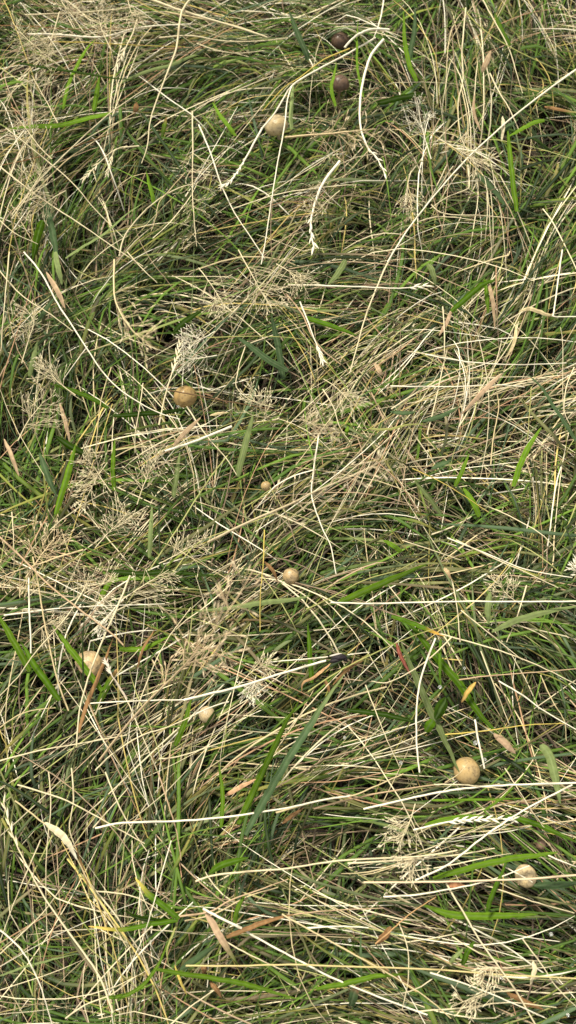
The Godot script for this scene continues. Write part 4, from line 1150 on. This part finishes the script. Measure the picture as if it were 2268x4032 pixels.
	# ---- bottom right of the picture
	straw("white straw crossing the lower half of the honey mushroom", 13, WHITE, 7, [380, 207, 560, 165, 760, 123, 890, 103, 1010, 92, 1200, 82, 1470, 74], 0.092, 1.0)
	straw("thin pale straw crossing the honey mushroom just above the white one", 9, CREAM, 7, [735, 83, 860, 84, 980, 94, 1090, 108], 0.092)
	straw("thin bent pale stem over the honey mushroom's upper left", 7, STRAW, 7, [790, 72, 860, 30, 900, -18], 0.092, 0.8)
	straw("cream straw lying level above the dry seed heads, bottom right", 14, STRAW, 7, [-60, 225, 150, 165, 320, 140, 420, 100, 580, 30], 0.086)
	straw("tan straw bundle's top stem, left of the honey mushroom", 14, TAN * 1.3, 7, [130, 205, 300, 160, 520, 115, 740, 85], 0.08)
	straw("long white straw rising from bottom left to the right edge", 12, WHITE, 7, [640, 565, 790, 495, 880, 430, 1000, 335, 1200, 205, 1430, 85], 0.094, 0.9)
	straw("wide pale straw passing over the top of the wrinkled mushroom", 13, Color(0.6, 0.48, 0.32), 7, [380, 575, 760, 573, 1000, 566, 1250, 556, 1480, 536], 0.09, 1.0)
	straw("white straw rising gently right, under the wide pale one", 12, WHITE, 7, [480, 648, 640, 638, 800, 612, 1000, 570, 1215, 492], 0.088)
	straw("long pale straw slanting down right to the bottom edge", 13, CREAM, 7, [795, 580, 880, 722, 960, 860, 1060, 1000, 1140, 1112, 1255, 1310], 0.094, 0.8)
	straw("thin curved pale straw at the bottom middle", 9, CREAM, 7, [560, 785, 600, 900, 606, 1050, 575, 1215], 0.09)
	straw("short flat white straw left of the thin curved one", 13, WHITE, 7, [90, 806, 250, 797, 405, 804], 0.09)
	straw("brown orange stem rising right to the long slanting straw", 10, Color(0.45, 0.27, 0.12), 7, [440, 885, 500, 835, 560, 780, 640, 715, 745, 648], 0.088)
	straw("yellow straw slanting down right through the bottom right", 12, STRAW * 1.1, 7, [-30, 735, 100, 810, 300, 920, 500, 1032, 690, 1150, 820, 1260], 0.086)
	straw("white straw slanting down right from the middle bottom", 11, WHITE, 7, [715, 1030, 900, 1090, 1100, 1170, 1290, 1255], 0.088)
	straw("pale straw crossing the long slanting one near its middle", 10, CREAM, 7, [825, 848, 960, 930, 1125, 996], 0.084)
	straw("long cream straw lying level below the dry seed heads", 13, CREAM, 7, [300, 480, 520, 468, 760, 448, 900, 430, 1040, 404], 0.088)
	straw("thin straw crossing the wrinkled mushroom's lower edge", 10, CREAM, 7, [990, 590, 1100, 625, 1260, 680, 1440, 730], 0.088)
	straw("pale straw slanting beside the tiny dark mushroom", 10, WHITE, 7, [1060, 480, 1150, 530, 1230, 575], 0.08)
	straw("white straw short and stiff right of the tiny dark mushroom", 10, WHITE, 7, [1310, 440, 1380, 470, 1470, 505], 0.086)
	straw("tan straw lying level in the dark of the bottom right", 10, TAN * 1.2, 7, [0, 742, 200, 718, 480, 705], 0.076)
	straw("cream straw slanting steeply right of the honey mushroom", 9, CREAM, 7, [1090, 0, 1160, 110, 1230, 220, 1290, 300], 0.08)
	straw("pale straw rising right along the bottom edge", 10, CREAM, 7, [640, 1225, 900, 1205, 1100, 1180, 1350, 1205], 0.082)
	straw("pale straw slanting at the lower right corner", 10, CREAM, 7, [1180, 860, 1270, 980, 1350, 1100, 1449, 1200], 0.08)
	spike("white barbed seed head lying level under the honey mushroom", 9, WHITE, 7, [630, 312, 800, 272, 960, 258, 1135, 256], 0.35, 0.9, 0.09)
	panicle("straw coloured seed head left of the barbed white one", 7, [640, 180, 620, 250, 590, 310, 540, 380], 105, 6, 0.09)
	panicle("cream seed head with hanging husks, just below the straw coloured one", 7, [700, 440, 660, 450, 630, 480, 590, 530], 75, 6, 0.09, CREAM, 1.1)
	panicle("small seed head near the bottom right", 7, [1080, 1050, 1040, 1010, 1000, 1010, 970, 1060], 70, 5, 0.092, CREAM, 1.15)
	panicle("cream seed head lying at the bottom edge", 7, [1130, 1120, 1020, 1130, 920, 1160, 830, 1200], 90, 7, 0.09, CREAM, 1.15)
	green("broad bright green blade lying level under the wrinkled mushroom", 34, BRIGHT * 0.75, 7, [680, 690, 800, 732, 950, 745, 1100, 742, 1260, 735], 0.074, BRIGHT * 0.75, true)
	green("green blade rising right past the tiny dark mushroom", 28, BRIGHT * 0.8, 7, [730, 555, 900, 506, 1100, 460, 1250, 440, 1360, 422], 0.084)
	green("folded green blade dropping from the rising one", 28, GREEN * 1.3, 7, [1005, 725, 1020, 660, 1062, 560, 1105, 465], 0.086)
	green("thin green stem lying level just under the honey mushroom", 12, BRIGHT, 7, [720, 162, 900, 160, 1200, 154], 0.084)
	green("thin green stem slanting past the honey mushroom's right", 12, BRIGHT, 7, [985, 218, 1075, 150, 1140, 88, 1220, -10], 0.09)
	green("pale green blade beside the barbed white seed head", 26, BRIGHT, 7, [690, 290, 820, 256, 1000, 238], 0.08)
	green("long green blade rising right near the bottom edge", 24, BRIGHT * 0.75, 7, [140, 1112, 280, 1086, 430, 1050, 610, 1038], 0.08)
	green("blue green blade at the right edge beside the wrinkled mushroom", 34, BLUE * 1.1, 7, [1235, 590, 1340, 590, 1470, 575], 0.074, BLUE, true)
	green("thin grey green stem standing upright at the bottom", 11, BLUE * 1.4, 7, [370, 1065, 364, 940, 368, 815], 0.086)
	green("short pale blade slanting left of the long slanting straw", 20, PALE, 7, [815, 978, 845, 945, 885, 905], 0.076)
	green("broad dark leaf with a reddish tip standing at the bottom", 44, BLUE * 0.6, 7, [315, 1200, 330, 1145, 352, 1090], 0.08, Color(0.3, 0.14, 0.09), true)
	green("long dark green blade slanting to the right edge below the honey mushroom", 28, GREEN, 7, [1090, 240, 1230, 275, 1340, 320, 1470, 380], 0.072)
	green("green blade hanging at the lower right, beside the drops", 26, GREEN, 7, [880, 990, 900, 930, 940, 870], 0.064)
	dry("orange blade at the left of the tan straw bundle", 20, ORANGE * 1.1, 7, [-30, 280, 20, 240, 80, 200], 0.076)
	dry("orange brown leaf end at the foot of the brown orange stem", 34, ORANGE, 7, [520, 800, 480, 850, 440, 888], 0.08, BROWN)
	dry("curled cream leaf standing near the lower right", 22, CREAM, 7, [1232, 970, 1240, 1020, 1218, 1090], 0.082)
	dry("orange brown blade slanting in the lower right corner", 26, ORANGE, 7, [1100, 1130, 1190, 1175, 1290, 1220], 0.07)
	dry("small brown leaf scrap under the white barbed head's right straws", 26, Color(0.35, 0.16, 0.08), 7, [795, 582, 840, 590, 890, 588], 0.072)

	# ---- drops of water
	drop("clear drop hanging on the tip of the hanging green blade", 5, 765, 881, 20, 0.09)
	drop("clear drop on a blade tip right of the hanging one", 5, 888, 786, 14, 0.086)
	drop("clear drop just right of the short white straw above the honey mushroom", 5, 944, 1162, 24, 0.086)
	drop("clear drop near the honey mushroom's top right", 5, 990, 1245, 18, 0.086)
	drop("clear drop on a blade below the dark lump", 5, 285, 1136, 16, 0.084)
	drop("clear drop left of the honey mushroom on green blades", 5, 568, 1262, 18, 0.086)
	drop("clear drop near the right edge below the wrinkled mushroom", 7, 1324, 836, 20, 0.086)
	drop("clear drop in the dark beneath the short flat white straw", 7, 310, 867, 16, 0.086)
	drop("clear drop beside the long slanting straw near the bottom right", 7, 1074, 1055, 16, 0.098)
	drop("clear drop in the lowest right corner", 7, 1409, 1243, 18, 0.086)
	drop("clear drop at the foot of the ochre mushroom", 2, 897, 758, 14, 0.074)
